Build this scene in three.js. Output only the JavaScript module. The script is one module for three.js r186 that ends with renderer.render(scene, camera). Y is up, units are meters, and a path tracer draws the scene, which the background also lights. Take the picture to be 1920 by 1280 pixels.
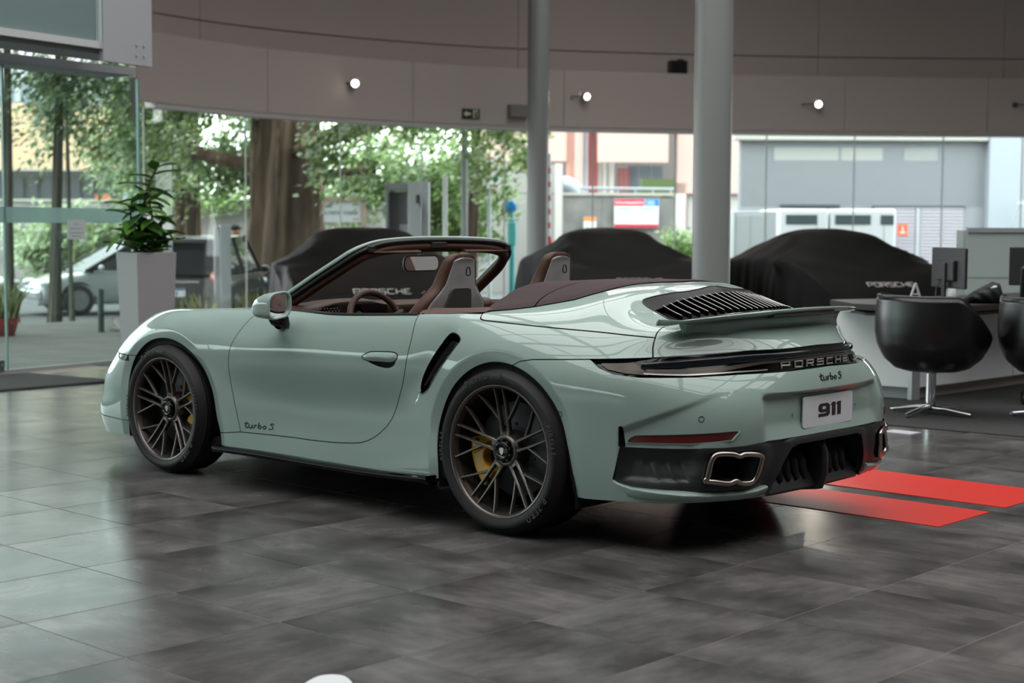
import * as THREE from 'three';
import { mergeGeometries, mergeVertices, toCreasedNormals } from 'three/addons/utils/BufferGeometryUtils.js';
import { RoundedBoxGeometry } from 'three/addons/geometries/RoundedBoxGeometry.js';
import { RectAreaLightUniformsLib } from 'three/addons/lights/RectAreaLightUniformsLib.js';
import { FontLoader } from 'three/addons/loaders/FontLoader.js';
import { TextGeometry } from 'three/addons/geometries/TextGeometry.js';
import { MarchingCubes } from 'three/addons/objects/MarchingCubes.js';
RectAreaLightUniformsLib.init();
const scene = new THREE.Scene();
const V = (x, y, z) => new THREE.Vector3(x, y, z);
// world frame: origin on the floor below the rear axle of the cabriolet, +x towards its tail, +y up, +z towards its left flank
const camera = new THREE.PerspectiveCamera(24.69, 1.5, 0.1, 400);
camera.position.set(4.4752, 1.3225, 5.7964);
{
  const X = V(0.74196235, 0.0039891, -0.67042968), Y = V(-0.05238533, 0.99727004, -0.05204085), Z = V(0.66839184, 0.07373303, 0.74014579);
  camera.quaternion.setFromRotationMatrix(new THREE.Matrix4().makeBasis(X, Y, Z));
}
camera.focus = 7.0; camera.userData.fStop = 2.8;
// overcast sky: one even tone, seen through the glazing and lighting the street
scene.background = new THREE.Color(0.93, 0.97, 1.0); scene.backgroundIntensity = 7.5;
const renderer = new THREE.WebGLRenderer(); renderer.toneMapping = THREE.LinearToneMapping; renderer.toneMappingExposure = 0.85;
renderer.shadowMap.enabled = true;
// the hall's own frame: r to the right along the show windows, d away from the near wall, measured from the photographer's stand
const HALL = 0.7345, hc = Math.cos(HALL), hs = Math.sin(HALL);
const at = (r, y, d) => [4.4752 + r * hc - d * hs, y, 5.7964 - r * hs - d * hc];
const vat = (r, y, d) => new THREE.Vector3(...at(r, y, d));
// luminous ceiling panels of the hall: area lights just below the glowing faces built with the ceiling
const CEIL = 7.6, PANELS = [[-4.6, 3.5], [-4.6, 11], [0, 3.5], [0, 11], [4.6, 3.5], [4.6, 11], [9.5, 8], [2.5, 20.5]];
const PW = 4.3, PL = 7.2;
for (const [r, d] of PANELS) { const l = new THREE.RectAreaLight(0xf6f6f6, 1.95, PW, PL); l.position.set(...at(r, CEIL - 0.12, d)); l.rotation.order = 'YXZ'; l.rotation.set(-Math.PI / 2, HALL, 0); l.castShadow = true; scene.add(l); }
// ---------- helpers ----------
let seed = 7; const rnd = () => { seed = (seed * 1664525 + 1013904223) >>> 0; return seed / 4294967296; };
const rr = (a, b) => a + (b - a) * rnd();
const clamp = (v, a = 0, b = 1) => Math.min(b, Math.max(a, v));
const sstep = (a, b, v) => { const t = clamp((v - a) / (b - a)); return t * t * (3 - 2 * t); };
const lerp = (a, b, t) => a + (b - a) * t;
const used = {};
function numbered(n) { used[n] = (used[n] ?? -1) + 1; return used[n] ? n + '_' + String(used[n]).padStart(3, '0') : n; }
function mat(hex, rough = 0.6, o = {}) { return new THREE.MeshPhysicalMaterial({ color: hex, roughness: rough, ...o }); }
function shade(m) { m.castShadow = true; m.receiveShadow = true; return m; }
const flat = l => l.flat(9).filter(Boolean).map(g => { const k = g.index ? g.toNonIndexed() : g.clone(); for (const a of Object.keys(k.attributes)) if (!['position', 'normal', 'uv'].includes(a)) k.deleteAttribute(a); if (!k.attributes.normal) k.computeVertexNormals(); if (!k.attributes.uv) k.setAttribute('uv', new THREE.BufferAttribute(new Float32Array(k.attributes.position.count * 2), 2)); return k; });
function merge(...l) { const f = flat(l); return f.length === 1 ? f[0] : mergeGeometries(f, false); }
function obj(name, geo, m, parent) { const o = shade(new THREE.Mesh(Array.isArray(geo) ? merge(geo) : geo, m)); o.name = parent ? name : numbered(name); (parent || scene).add(o); return o; }
function tag(o, label, category, group, kind) { Object.assign(o.userData, { label, category }); if (group) o.userData.group = group; if (kind) o.userData.kind = kind; return o; }
function thing(name, label, category, p = [0, 0, 0], turn = 0, group) { const o = new THREE.Group(); o.name = numbered(name); o.position.set(...p); o.rotation.y = turn; scene.add(o); return tag(o, label, category, group); }
function struct(name, geo, m, label, parent) { const o = obj(name, geo, m, parent); if (!parent) { o.userData.kind = 'structure'; if (label) o.userData.label = label; } return o; }
function copy(o, p, turn = 0, label) { const c = o.clone(); c.userData = { ...o.userData }; c.name = numbered(o.name.replace(/_\d{3}$/, '')); c.position.set(...p); c.rotation.y = turn; if (label) c.userData.label = label; scene.add(c); return c; }
function box(w, h, d, x = 0, y = 0, z = 0, r = 0.004, rot) { const k = Math.min(w, h, d); const g = r > 0 ? new RoundedBoxGeometry(w, h, d, 2, Math.min(r, k * 0.45)) : new THREE.BoxGeometry(w, h, d); if (rot) g.applyMatrix4(new THREE.Matrix4().makeRotationFromEuler(new THREE.Euler(...rot))); return g.translate(x, y, z); }
function cyl(r1, r2, h, x = 0, y = 0, z = 0, n = 24, rot) { const g = new THREE.CylinderGeometry(r1, r2, h, n); if (rot) g.applyMatrix4(new THREE.Matrix4().makeRotationFromEuler(new THREE.Euler(...rot))); return g.translate(x, y, z); }
function ball(r, x = 0, y = 0, z = 0, s = [1, 1, 1], n = 16) { return new THREE.SphereGeometry(r, n * 2, n).scale(...s).translate(x, y, z); }
const vs = l => l.map(p => p.isVector3 ? p : V(...p));
function tube(pts, r = 0.01, seg = 40, rad = 8, closed = false) { return new THREE.TubeGeometry(new THREE.CatmullRomCurve3(vs(pts), closed, 'centripetal'), seg, r, rad, closed); }
function bar(a, b, r, n = 10, r2) { a = vs([a])[0]; b = vs([b])[0]; const d = b.clone().sub(a), g = new THREE.CylinderGeometry(r2 ?? r, r, d.length(), n); g.applyQuaternion(new THREE.Quaternion().setFromUnitVectors(V(0, 1, 0), d.clone().normalize())); return g.translate((a.x + b.x) / 2, (a.y + b.y) / 2, (a.z + b.z) / 2); }
function lathe(pts, n = 48) { return new THREE.LatheGeometry(pts.map(p => new THREE.Vector2(p[0], p[1])), n); }
function shapeOf(pts, holes = []) { const s = new THREE.Shape(pts.map(p => new THREE.Vector2(p[0], p[1]))); for (const h of holes) s.holes.push(new THREE.Path(h.map(p => new THREE.Vector2(p[0], p[1])))); return s; }
function extr(pts, depth, bevel = 0, holes = [], seg = 2) { return new THREE.ExtrudeGeometry(shapeOf(pts, holes), { depth, bevelEnabled: bevel > 0, bevelSize: bevel, bevelThickness: bevel, bevelSegments: seg, curveSegments: 8 }); }
function rrect(w, h, r, n = 6) { const p = []; for (const [cx, cy, a] of [[w / 2 - r, h / 2 - r, 0], [-w / 2 + r, h / 2 - r, 90], [-w / 2 + r, -h / 2 + r, 180], [w / 2 - r, -h / 2 + r, 270]]) for (let i = 0; i <= n; i++) { const t = (a + 90 * i / n) * Math.PI / 180; p.push([cx + r * Math.cos(t), cy + r * Math.sin(t)]); } return p; }
function curve2(pts, n = 60, closed = false) { return new THREE.CatmullRomCurve3(pts.map(p => V(p[0], p[1], 0)), closed, 'centripetal').getPoints(n).map(v => [v.x, v.y]); }
function curve3(pts, n = 60, closed = false) { return new THREE.CatmullRomCurve3(vs(pts), closed, 'centripetal').getPoints(n); }
// a grid of points (rows of equal length) as a smooth surface
function grid(rows, closedV = false, closedU = false) {
  const nu = rows.length, nv = rows[0].length, pos = [], uv = [], idx = [];
  for (let i = 0; i < nu; i++) for (let j = 0; j < nv; j++) { const p = rows[i][j]; pos.push(p.x ?? p[0], p.y ?? p[1], p.z ?? p[2]); uv.push(j / (nv - 1), i / (nu - 1)); }
  const U = closedU ? nu : nu - 1, W = closedV ? nv : nv - 1;
  for (let i = 0; i < U; i++) for (let j = 0; j < W; j++) { const a = i * nv + j, b = i * nv + (j + 1) % nv, c = ((i + 1) % nu) * nv + j, d = ((i + 1) % nu) * nv + (j + 1) % nv; idx.push(a, c, b, b, c, d); }
  const g = new THREE.BufferGeometry(); g.setAttribute('position', new THREE.Float32BufferAttribute(pos, 3)); g.setAttribute('uv', new THREE.Float32BufferAttribute(uv, 2)); g.setIndex(idx); g.computeVertexNormals(); return g;
}
// sections (closed loops of points) lofted along a list, ends capped
function loft(secs, caps = true) {
  const g = [grid(secs, true)];
  if (caps) for (const k of [0, secs.length - 1]) { const s = vs(secs[k]), c = s.reduce((a, p) => a.add(p), V(0, 0, 0)).divideScalar(s.length); const rows = [s.map(() => c.clone()), s]; if (k) rows.reverse(); g.push(grid(rows, true)); }
  return merge(g);
}
// sweep a 2D profile along a 3D path; frame from an up hint
function sweep(path, prof, up = V(0, 1, 0), closed = false, scale) {
  const secs = path.map((p, i) => {
    const a = path[closed ? (i + path.length - 1) % path.length : Math.max(0, i - 1)], b = path[closed ? (i + 1) % path.length : Math.min(path.length - 1, i + 1)];
    const t = b.clone().sub(a).normalize(), u = typeof up === 'function' ? up(i / (path.length - 1), p) : up, s = V(0, 0, 0).crossVectors(u, t).normalize(), n = V(0, 0, 0).crossVectors(t, s), k = scale ? scale(i / (path.length - 1)) : 1;
    return prof.map(q => p.clone().addScaledVector(s, q[0] * k).addScaledVector(n, q[1] * k));
  });
  return closed ? grid(secs, true, true) : loft(secs);
}
function mirrorZ(g) { const k = g.clone().scale(1, 1, -1); if (k.index) { const a = k.index.array; for (let i = 0; i < a.length; i += 3) { const t = a[i]; a[i] = a[i + 1]; a[i + 1] = t; } } else { for (const n of Object.keys(k.attributes)) { const at = k.attributes[n], s = at.itemSize, r = at.array; for (let i = 0; i < at.count; i += 3) for (let c = 0; c < s; c++) { const t = r[i * s + c]; r[i * s + c] = r[(i + 1) * s + c]; r[(i + 1) * s + c] = t; } } } const n = k.attributes.normal; return k; }
const both = g => merge(g, mirrorZ(g));
// signed distance to a closed polygon (positive inside)
function sdf(poly) {
  const n = poly.length; let x0 = 1e9, x1 = -1e9, y0 = 1e9, y1 = -1e9; for (const [a, b] of poly) { x0 = Math.min(x0, a); x1 = Math.max(x1, a); y0 = Math.min(y0, b); y1 = Math.max(y1, b); }
  return (x, y) => {
    if (x < x0 - 0.2 || x > x1 + 0.2 || y < y0 - 0.2 || y > y1 + 0.2) return -0.2;
    let d = 1e9, ins = false;
    for (let i = 0, j = n - 1; i < n; j = i++) { const ax = poly[j][0], ay = poly[j][1], bx = poly[i][0], by = poly[i][1], ex = bx - ax, ey = by - ay, wx = x - ax, wy = y - ay, t = clamp((wx * ex + wy * ey) / (ex * ex + ey * ey + 1e-12)), qx = wx - ex * t, qy = wy - ey * t; d = Math.min(d, qx * qx + qy * qy); if ((ay > y) !== (by > y) && x < ex * (y - ay) / (by - ay) + ax) ins = !ins; }
    return (ins ? 1 : -1) * Math.sqrt(d);
  };
}
// natural / clamped cubic spline through (t, v)
function spline(ts, v, c0 = false, c1 = false) {
  const n = ts.length, a = new Array(n).fill(0), b = new Array(n).fill(0), c = new Array(n).fill(0), d = new Array(n).fill(0);
  for (let i = 0; i < n; i++) {
    if (i === 0) { if (c0) { const h = ts[1] - ts[0]; b[0] = 2 * h; c[0] = h; d[0] = 6 * (v[1] - v[0]) / h; } else b[0] = 1; }
    else if (i === n - 1) { if (c1) { const h = ts[i] - ts[i - 1]; a[i] = h; b[i] = 2 * h; d[i] = -6 * (v[i] - v[i - 1]) / h; } else b[i] = 1; }
    else { const h0 = ts[i] - ts[i - 1], h1 = ts[i + 1] - ts[i]; a[i] = h0; b[i] = 2 * (h0 + h1); c[i] = h1; d[i] = 6 * ((v[i + 1] - v[i]) / h1 - (v[i] - v[i - 1]) / h0); }
  }
  for (let i = 1; i < n; i++) { const w = a[i] / b[i - 1]; b[i] -= w * c[i - 1]; d[i] -= w * d[i - 1]; }
  const m = new Array(n); m[n - 1] = d[n - 1] / b[n - 1]; for (let i = n - 2; i >= 0; i--) m[i] = (d[i] - c[i] * m[i + 1]) / b[i];
  return t => { let i = 0; while (i < n - 2 && t > ts[i + 1]) i++; const h = ts[i + 1] - ts[i], A = (ts[i + 1] - t) / h, B = 1 - A; return A * v[i] + B * v[i + 1] + ((A * A * A - A) * m[i] + (B * B * B - B) * m[i + 1]) * h * h / 6; };
}
// ---------- the showroom ----------
function noiseTex(size, fn, color = true) { const d = new Uint8Array(size * size * 4); for (let y = 0; y < size; y++) for (let x = 0; x < size; x++) { const c = fn(x / size, y / size), o = (y * size + x) * 4; for (let k = 0; k < 3; k++) d[o + k] = clamp(Array.isArray(c) ? c[k] : c, 0, 255); d[o + 3] = 255; } const t = new THREE.DataTexture(d, size, size, THREE.RGBAFormat); t.wrapS = t.wrapT = THREE.RepeatWrapping; t.magFilter = THREE.LinearFilter; t.minFilter = THREE.LinearMipmapLinearFilter; t.generateMipmaps = true; if (color) t.colorSpace = THREE.SRGBColorSpace; t.needsUpdate = true; return t; }
const lat = new Float32Array(65536); for (let i = 0; i < 65536; i++) lat[i] = rnd();
function vnoise(x, y, px, py) { const xi = Math.floor(x), yi = Math.floor(y), fx = x - xi, fy = y - yi, u = fx * fx * (3 - 2 * fx), v = fy * fy * (3 - 2 * fy), h = (a, b) => lat[((((a % px) + px) % px) * 57 + (((b % py) + py) % py) * 131 + px * 7) & 65535]; return lerp(lerp(h(xi, yi), h(xi + 1, yi), u), lerp(h(xi, yi + 1), h(xi + 1, yi + 1), u), v); }
function fbm(u, v, f, g, oct = 5, gain = .55) { let s = 0, a = 1, n = 0; for (let o = 0; o < oct; o++) { s += a * vnoise(u * f, v * g, f, g); n += a; a *= gain; f *= 2; g *= 2; } return s / n; }
const slate = noiseTex(1024, (u, v) => { const a = fbm(u, v, 5, 8, 6, .58), b = fbm(u + .3, v + .7, 3, 4, 3), st = fbm(u, v, 6, 40, 3); let k = .5 + (a - .5) * 1.6 + (b - .5) * .9 + (st - .5) * .25; k = clamp(k, 0, 1); const L = 55 + 46 * k; return [L * 1.01, L * .985, L * .97]; });
slate.repeat.set(1, 1);
const tileM = new THREE.MeshPhysicalMaterial({ map: slate, roughness: 0.2, specularIntensity: .22 });
tileM.roughnessMap = noiseTex(256, (u, v) => { const k = 150 + 90 * fbm(u, v, 6, 6, 4); return [0, k, 0]; }, false); tileM.roughness = .28;
const groutM = mat(0x8d8880, 0.8);
{
  // hall floor: slab, then 60 cm tiles
  const poly = [[-14, -13], [15, -13], [16, 29.5], [9, 28.6], [3, 28.2], [-.5, 27], [-4, 24.4], [-5.6, 21.9], [-3.7, 15.3], [-4.7, 13.7], [-9, 8.2], [-14, 1]];
  const sh = shapeOf(poly), g = new THREE.ExtrudeGeometry(sh, { depth: .3, bevelEnabled: false }); g.rotateX(-Math.PI / 2); // shape (r, d) -> (r, -d)
  g.applyMatrix4(new THREE.Matrix4().makeRotationY(HALL)); g.translate(4.4752, -.3015, 5.7964);
  const floor = struct('floor', g, groutM, 'showroom floor of dark mottled grey tiles with thin pale joints');
  const dl = .0133, B = V(Math.cos(dl), 0, Math.sin(dl)), A = V(-Math.sin(dl), 0, Math.cos(dl)), O = vat(.9244, 0, 5.1965), S = .6, inside = sdf(poly);
  const vars = []; for (let k = 0; k < 8; k++) { const b = new RoundedBoxGeometry(.5966, .01, .5966, 1, .0012), uv = b.attributes.uv, p = b.attributes.position, ou = rnd(), ov = rnd(); for (let i = 0; i < uv.count; i++) uv.setXY(i, (k % 2 ? -1 : 1) * p.getX(i) * .75 + ou, p.getZ(i) * .75 + ov); vars.push(b); }
  const list = []; for (let a = -46; a < 34; a++) for (let b = -34; b < 40; b++) { const p = O.clone().addScaledVector(B, (b + .5) * S).addScaledVector(A, (a + .5) * S), q = p.clone().sub(V(4.4752, 0, 5.7964)), r = q.x * hc - q.z * hs, d = -q.x * hs - q.z * hc; if (inside(r, d) < .26) continue; if (r > 4.0 && d > 9 && d < 17) { } const seen = d > 2.5 && Math.abs(r) < d * .36 + .5; list.push({ p, d, seen, k: (rnd() * 8) | 0, t: (rnd() * 4) | 0 }); }
  list.sort((m, n) => (n.seen - m.seen) || m.d - n.d);
  const rest = []; let n = 0; for (const t of list) { const q = t.t * Math.PI / 2 - dl; if (n < 300 && t.seen && t.d > 3.6) { const m = obj('tile', vars[t.k], tileM, floor); m.position.set(t.p.x, -.005, t.p.z); m.rotation.y = q; n++; } else rest.push([t, q]); }
  const im = new THREE.InstancedMesh(vars[0], tileM, rest.length); im.name = 'distant_tiles'; im.userData.kind = 'stuff'; const mx = new THREE.Matrix4(); rest.forEach(([t, q], i) => im.setMatrixAt(i, mx.makeRotationY(q).setPosition(t.p.x, -.005, t.p.z))); floor.add(shade(im));
}
const wallM = mat(0xb4a9a3, 0.75), wallD = mat(0x8b827c, 0.8), greyM = mat(0x8f9294, 0.55), steelM = new THREE.MeshPhysicalMaterial({ color: 0x9fa3a6, metalness: .35, roughness: .42 }), ceilM = mat(0xb9b3ac, 0.85);
const pane = new THREE.MeshPhysicalMaterial({ color: 0xe9f3ef, roughness: 0, transmission: 1, thickness: 0, ior: 1.5 }), frost = new THREE.MeshPhysicalMaterial({ color: 0xb9cfcc, roughness: .55, transmission: .65, thickness: 0 });
// facade line of the show windows (r, d), an arc
const FAC = new THREE.CatmullRomCurve3([[-5.22, 21.72], [-5.1, 21.9], [-3.9, 23.85], [-2.26, 25.45], [-.56, 26.57], [.9, 27.15], [3.08, 27.67], [6.09, 28.1], [9.03, 28.25], [12, 28.3], [15.5, 28.2]].map(p => V(p[0], p[1], 0)), false, 'centripetal');
const facPt = (t, off = 0) => { const p = FAC.getPointAt(clamp(t)), q = FAC.getTangentAt(clamp(t)); return [p.x - q.y * off, p.y + q.x * off]; };
const arcBand = (t0, t1, y0, y1, o0, o1, n = 12) => { const secs = []; for (let i = 0; i <= n; i++) { const t = lerp(t0, t1, i / n), a = facPt(t, o0), b = facPt(t, o1); secs.push([vat(a[0], y0, a[1]), vat(a[0], y1, a[1]), vat(b[0], y1, b[1]), vat(b[0], y0, b[1])]); } const g = loft(secs); return toCreasedNormals(g, .6); };
const tOf = u => { let best = 0, bd = 9; for (let i = 0; i <= 400; i++) { const p = facPt(i / 400), e = Math.abs(p[0] / p[1] - (u - 960) / 2924); if (e < bd) { bd = e; best = i / 400; } } return best; };
{
  const seams = [0, tOf(500), tOf(770), tOf(1053), tOf(1320), tOf(1578), tOf(1840), 1];
  const fas = struct('trim_1', arcBand(.03, 1, 3.02, 3.98, .08, .3, 40), wallD, 'grey fascia band above the curved show windows');
  for (let i = 0; i + 1 < seams.length; i++) obj('panel', arcBand(seams[i] + .0002, seams[i + 1] - .0002, 3.03, 4.0, -.04, .08, 10), wallM, fas);
  obj('light_strip', arcBand(.015, 1, 2.955, 3.03, -.02, .16, 40), mat(0xb5b2ae, .5), fas);
  const up = struct('wall_front', arcBand(.055, 1, 3.98, 8, .95, 1.2, 40), wallD, 'brown-grey upper wall above the window fascia');
  const s2 = [.05, tOf(452), tOf(1000), tOf(1555), tOf(1900), 1]; for (let i = 0; i + 1 < s2.length; i++) { obj('panel', arcBand(s2[i] + .0002, s2[i + 1] - .0002, 4.445, 8, .85, .95, 12), wallM, up); obj('panel', arcBand(s2[i] + .0002, s2[i + 1] - .0002, 3.98, 4.425, .85, .95, 12), wallM, up); }
  obj('ledge', arcBand(.055, 1, 3.95, 3.985, -.02, 1.0, 40), wallM, fas);
  // glazing: one pane between each pair of thin joints
  const cuts = [0, tOf(283), tOf(470), tOf(643), tOf(797), tOf(945), tOf(1110), tOf(1265), tOf(1437), tOf(1600), tOf(1762), tOf(1910), 1];
  for (let i = 0; i + 1 < cuts.length; i++) { const w = struct('window_' + (i + 1), arcBand(cuts[i] + .0004, cuts[i + 1] - .0004, .02, 2.97, .075, .075, 6), pane, 'tall clear pane of the curved show window'); w.geometry = grid(Array.from({ length: 7 }, (_, k) => { const p = facPt(lerp(cuts[i] + .0004, cuts[i + 1] - .0004, k / 6), .08); return [vat(p[0], .02, p[1]), vat(p[0], 2.97, p[1])]; })); const p = facPt(cuts[i + 1], .08); obj('joint', box(.018, 2.95, .018, ...at(p[0], 1.49, p[1]), 0), mat(0xa9aca8, .5), w); }
  struct('trim_2', arcBand(0, 1, -.02, .05, .0, .2, 40), steelM, 'low steel sill under the show windows');
}
// steel-clad entrance portal and its glass screen
const seg = (a, b, y0, y1, th, name, m, label, parent) => { const dr = b[0] - a[0], dd = b[1] - a[1], L = Math.hypot(dr, dd); const g = box(L, y1 - y0, th, 0, 0, 0, 0); g.rotateY(HALL + Math.atan2(dd, dr)).translate(...at((a[0] + b[0]) / 2, (y0 + y1) / 2, (a[1] + b[1]) / 2)); return parent === null ? g : parent ? obj(name, g, m, parent) : struct(name, g, m, label); };
const GL = [[-3.62, 15.15], [-4.5, 13.84], [-5.1, 13.1], [-7, 10.7], [-9, 8.2], [-11.5, 4.9], [-14, 1.6], [-14, -3.2], [-14, -8], [-14, -13]];
for (let i = 0; i + 1 < GL.length; i++) {
  // tall glass at the entrance, ribbon windows further along the side wall
  const tall = i < 3, y0 = tall ? .03 : 1.0, y1 = tall ? 2.72 : 2.05, dr = GL[i + 1][0] - GL[i][0], dd = GL[i + 1][1] - GL[i][1];
  const w = seg(GL[i], GL[i + 1], y0, y1, .012, 'window_' + (13 + i), pane, tall ? (i ? 'clear glass of the entrance side window' : 'clear glass entrance screen with a frosted band beside the planter') : 'ribbon window in the side wall');
  if (i < 2) seg(GL[i], GL[i + 1], 1.335, 1.475, .02, 'frosted_band', frost, '', w);
  obj('edge', seg([GL[i][0] + dr * .002, GL[i][1] + dd * .002], [GL[i][0] - dr * .012, GL[i][1] - dd * .012], y0, y1, .03, '', null, '', null), mat(0x6f8f8c, .3), w);
  seg(GL[i], GL[i + 1], y0 - .04, y0, .05, 'sill', steelM, '', w);
  if (!tall) seg(GL[i], GL[i + 1], 0, .96, .3, 'wall_low_' + i, wallM, 'plain wall below the ribbon window');
}
{ const q = [-4.02, 14.44], s = thing('paper_notice', 'small white paper notice taped to the entrance glass', 'notice', at(q[0], 1.275, q[1] - .03), HALL + .9); obj('sheet', box(.2, .18, .003, 0, 0, 0, 0), mat(0xb9c2c2, .6), s); for (const [y, w] of [[.05, .06], [.01, .13], [-.03, .15], [-.06, .1]]) obj('text_line', box(w, .008, .004, 0, y, .001, 0), mat(0x8d9696, .6), s);
  const h = thing('patch_fitting', 'dark steel patch fitting at the foot of the glass door', 'hinge', at(-4.56, .02, 13.74), HALL + .9); obj('clamp', box(.14, .1, .05, 0, .05, 0, .006), mat(0x4a5052, .4), h); for (const k of [-.04, .04]) obj('screw', cyl(.008, .008, .006, k, .06, .027, 10, [Math.PI / 2, 0, 0]), steelM, h); }
{
  const p = struct('trim_3', seg([-3.75, 14.95], [-5.3, 12.6], 2.72, 2.79, .5, '', null, '', null), greyM, 'flat grey soffit of the entrance portal');
  const b = struct('wall_portal', seg([-3.48, 14.1], [-9.8, 3.1], 2.78, 8, .4, '', null, '', null), greyM, 'grey steel-clad portal above the glass entrance');
  const fA = [-3.18 + .1, 14.0], L = Math.hypot(6.3, 11), ex = -6.32 / L * 1, ed = -11 / L; const on = (s, off) => [-3.46 + ex * s + .215 * -ed * 1 + off * .87, 14.1 + ed * s + .215 * ex - off * .5];
  const cl = (s0, s1, y0, y1, th, name, m, off = 0, par = b) => seg(on(s0, off), on(s1, off), y0, y1, th, name, m, '', par);
  cl(-.05, .55, 2.72, 8, .05, 'cladding_panel', mat(0x9c9da0, .5), .02); cl(.60, 6, 2.88, 8, .03, 'glass_panel', mat(0x6f8280, .25), .0); cl(.56, 6, 2.82, 2.88, .06, 'rail', mat(0xb9babb, .4), .02); cl(.565, .60, 2.82, 8, .06, 'rail', mat(0xa9b8b6, .35), .02);
  for (const [s, y] of [[.06, 2.80], [.15, 2.80], [.06, 2.89], [.15, 2.89]]) { const q = on(s, .05); obj('bolt', cyl(.012, .012, .012, ...at(q[0], y, q[1]), 12, [Math.PI / 2, HALL, 0]), steelM, b); }
}
for (let i = 0; i + 1 < GL.length; i++) if (i > 1) seg(GL[i], GL[i + 1], i < 3 ? 2.72 : 2.05, 8, .3, 'wall_side_' + i, wallM, 'plain wall above the entrance windows');
seg([-5.24, 21.75], [-3.66, 15.15], 2.74, 8, .06, 'wall_return', wallM, 'wall return above the entrance glass');
seg([-5.24, 21.75], facPt(.06, 1.0), 3.9, 8, .1, 'wall_corner', wallM, 'wall corner above the end of the window fascia');
seg([15.3, -13], [15.3, 28.5], 0, 8, .3, 'wall_right', mat(0xb5b0aa, .8), 'plain light wall of the showroom');
seg([-14.2, -13.1], [15.3, -13.1], 0, 8, .3, 'wall_back', mat(0x8a8681, .8), 'plain wall behind the photographer');
{
  const g = box(34, .3, 46, 0, 0, 0, 0); g.rotateY(HALL).translate(...at(.5, CEIL + .15, 8)); const c = struct('ceiling', g, ceilM, 'pale ceiling with recessed light panels');
  for (const [r, d] of PANELS) { const e = new THREE.MeshStandardMaterial({ color: 0xffffff, emissive: 0xf6f6f6, emissiveIntensity: 1.95, roughness: .9 }); const q = box(PW, .04, PL, 0, 0, 0, 0).rotateY(HALL).translate(...at(r, CEIL - .05, d)); obj('light_panel', q, e, c); for (const k of [-.33, 0, .33]) obj('glazing_bar', box(PW + .1, .16, .07, 0, 0, 0, 0).rotateY(HALL).translate(...at(r, CEIL - .22, d + k * PL)), wallD, c); obj('glazing_bar', box(.07, .16, PL, 0, 0, 0, 0).rotateY(HALL).translate(...at(r, CEIL - .22, d)), wallD, c); }
  for (let k = 0; k < 7; k++) obj('beam', box(26, .5, .22, 0, 0, 0, 0).rotateY(HALL).translate(...at(.5, CEIL - .25, -8 + k * 4.8 - .6)), wallD, c);
}
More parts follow.
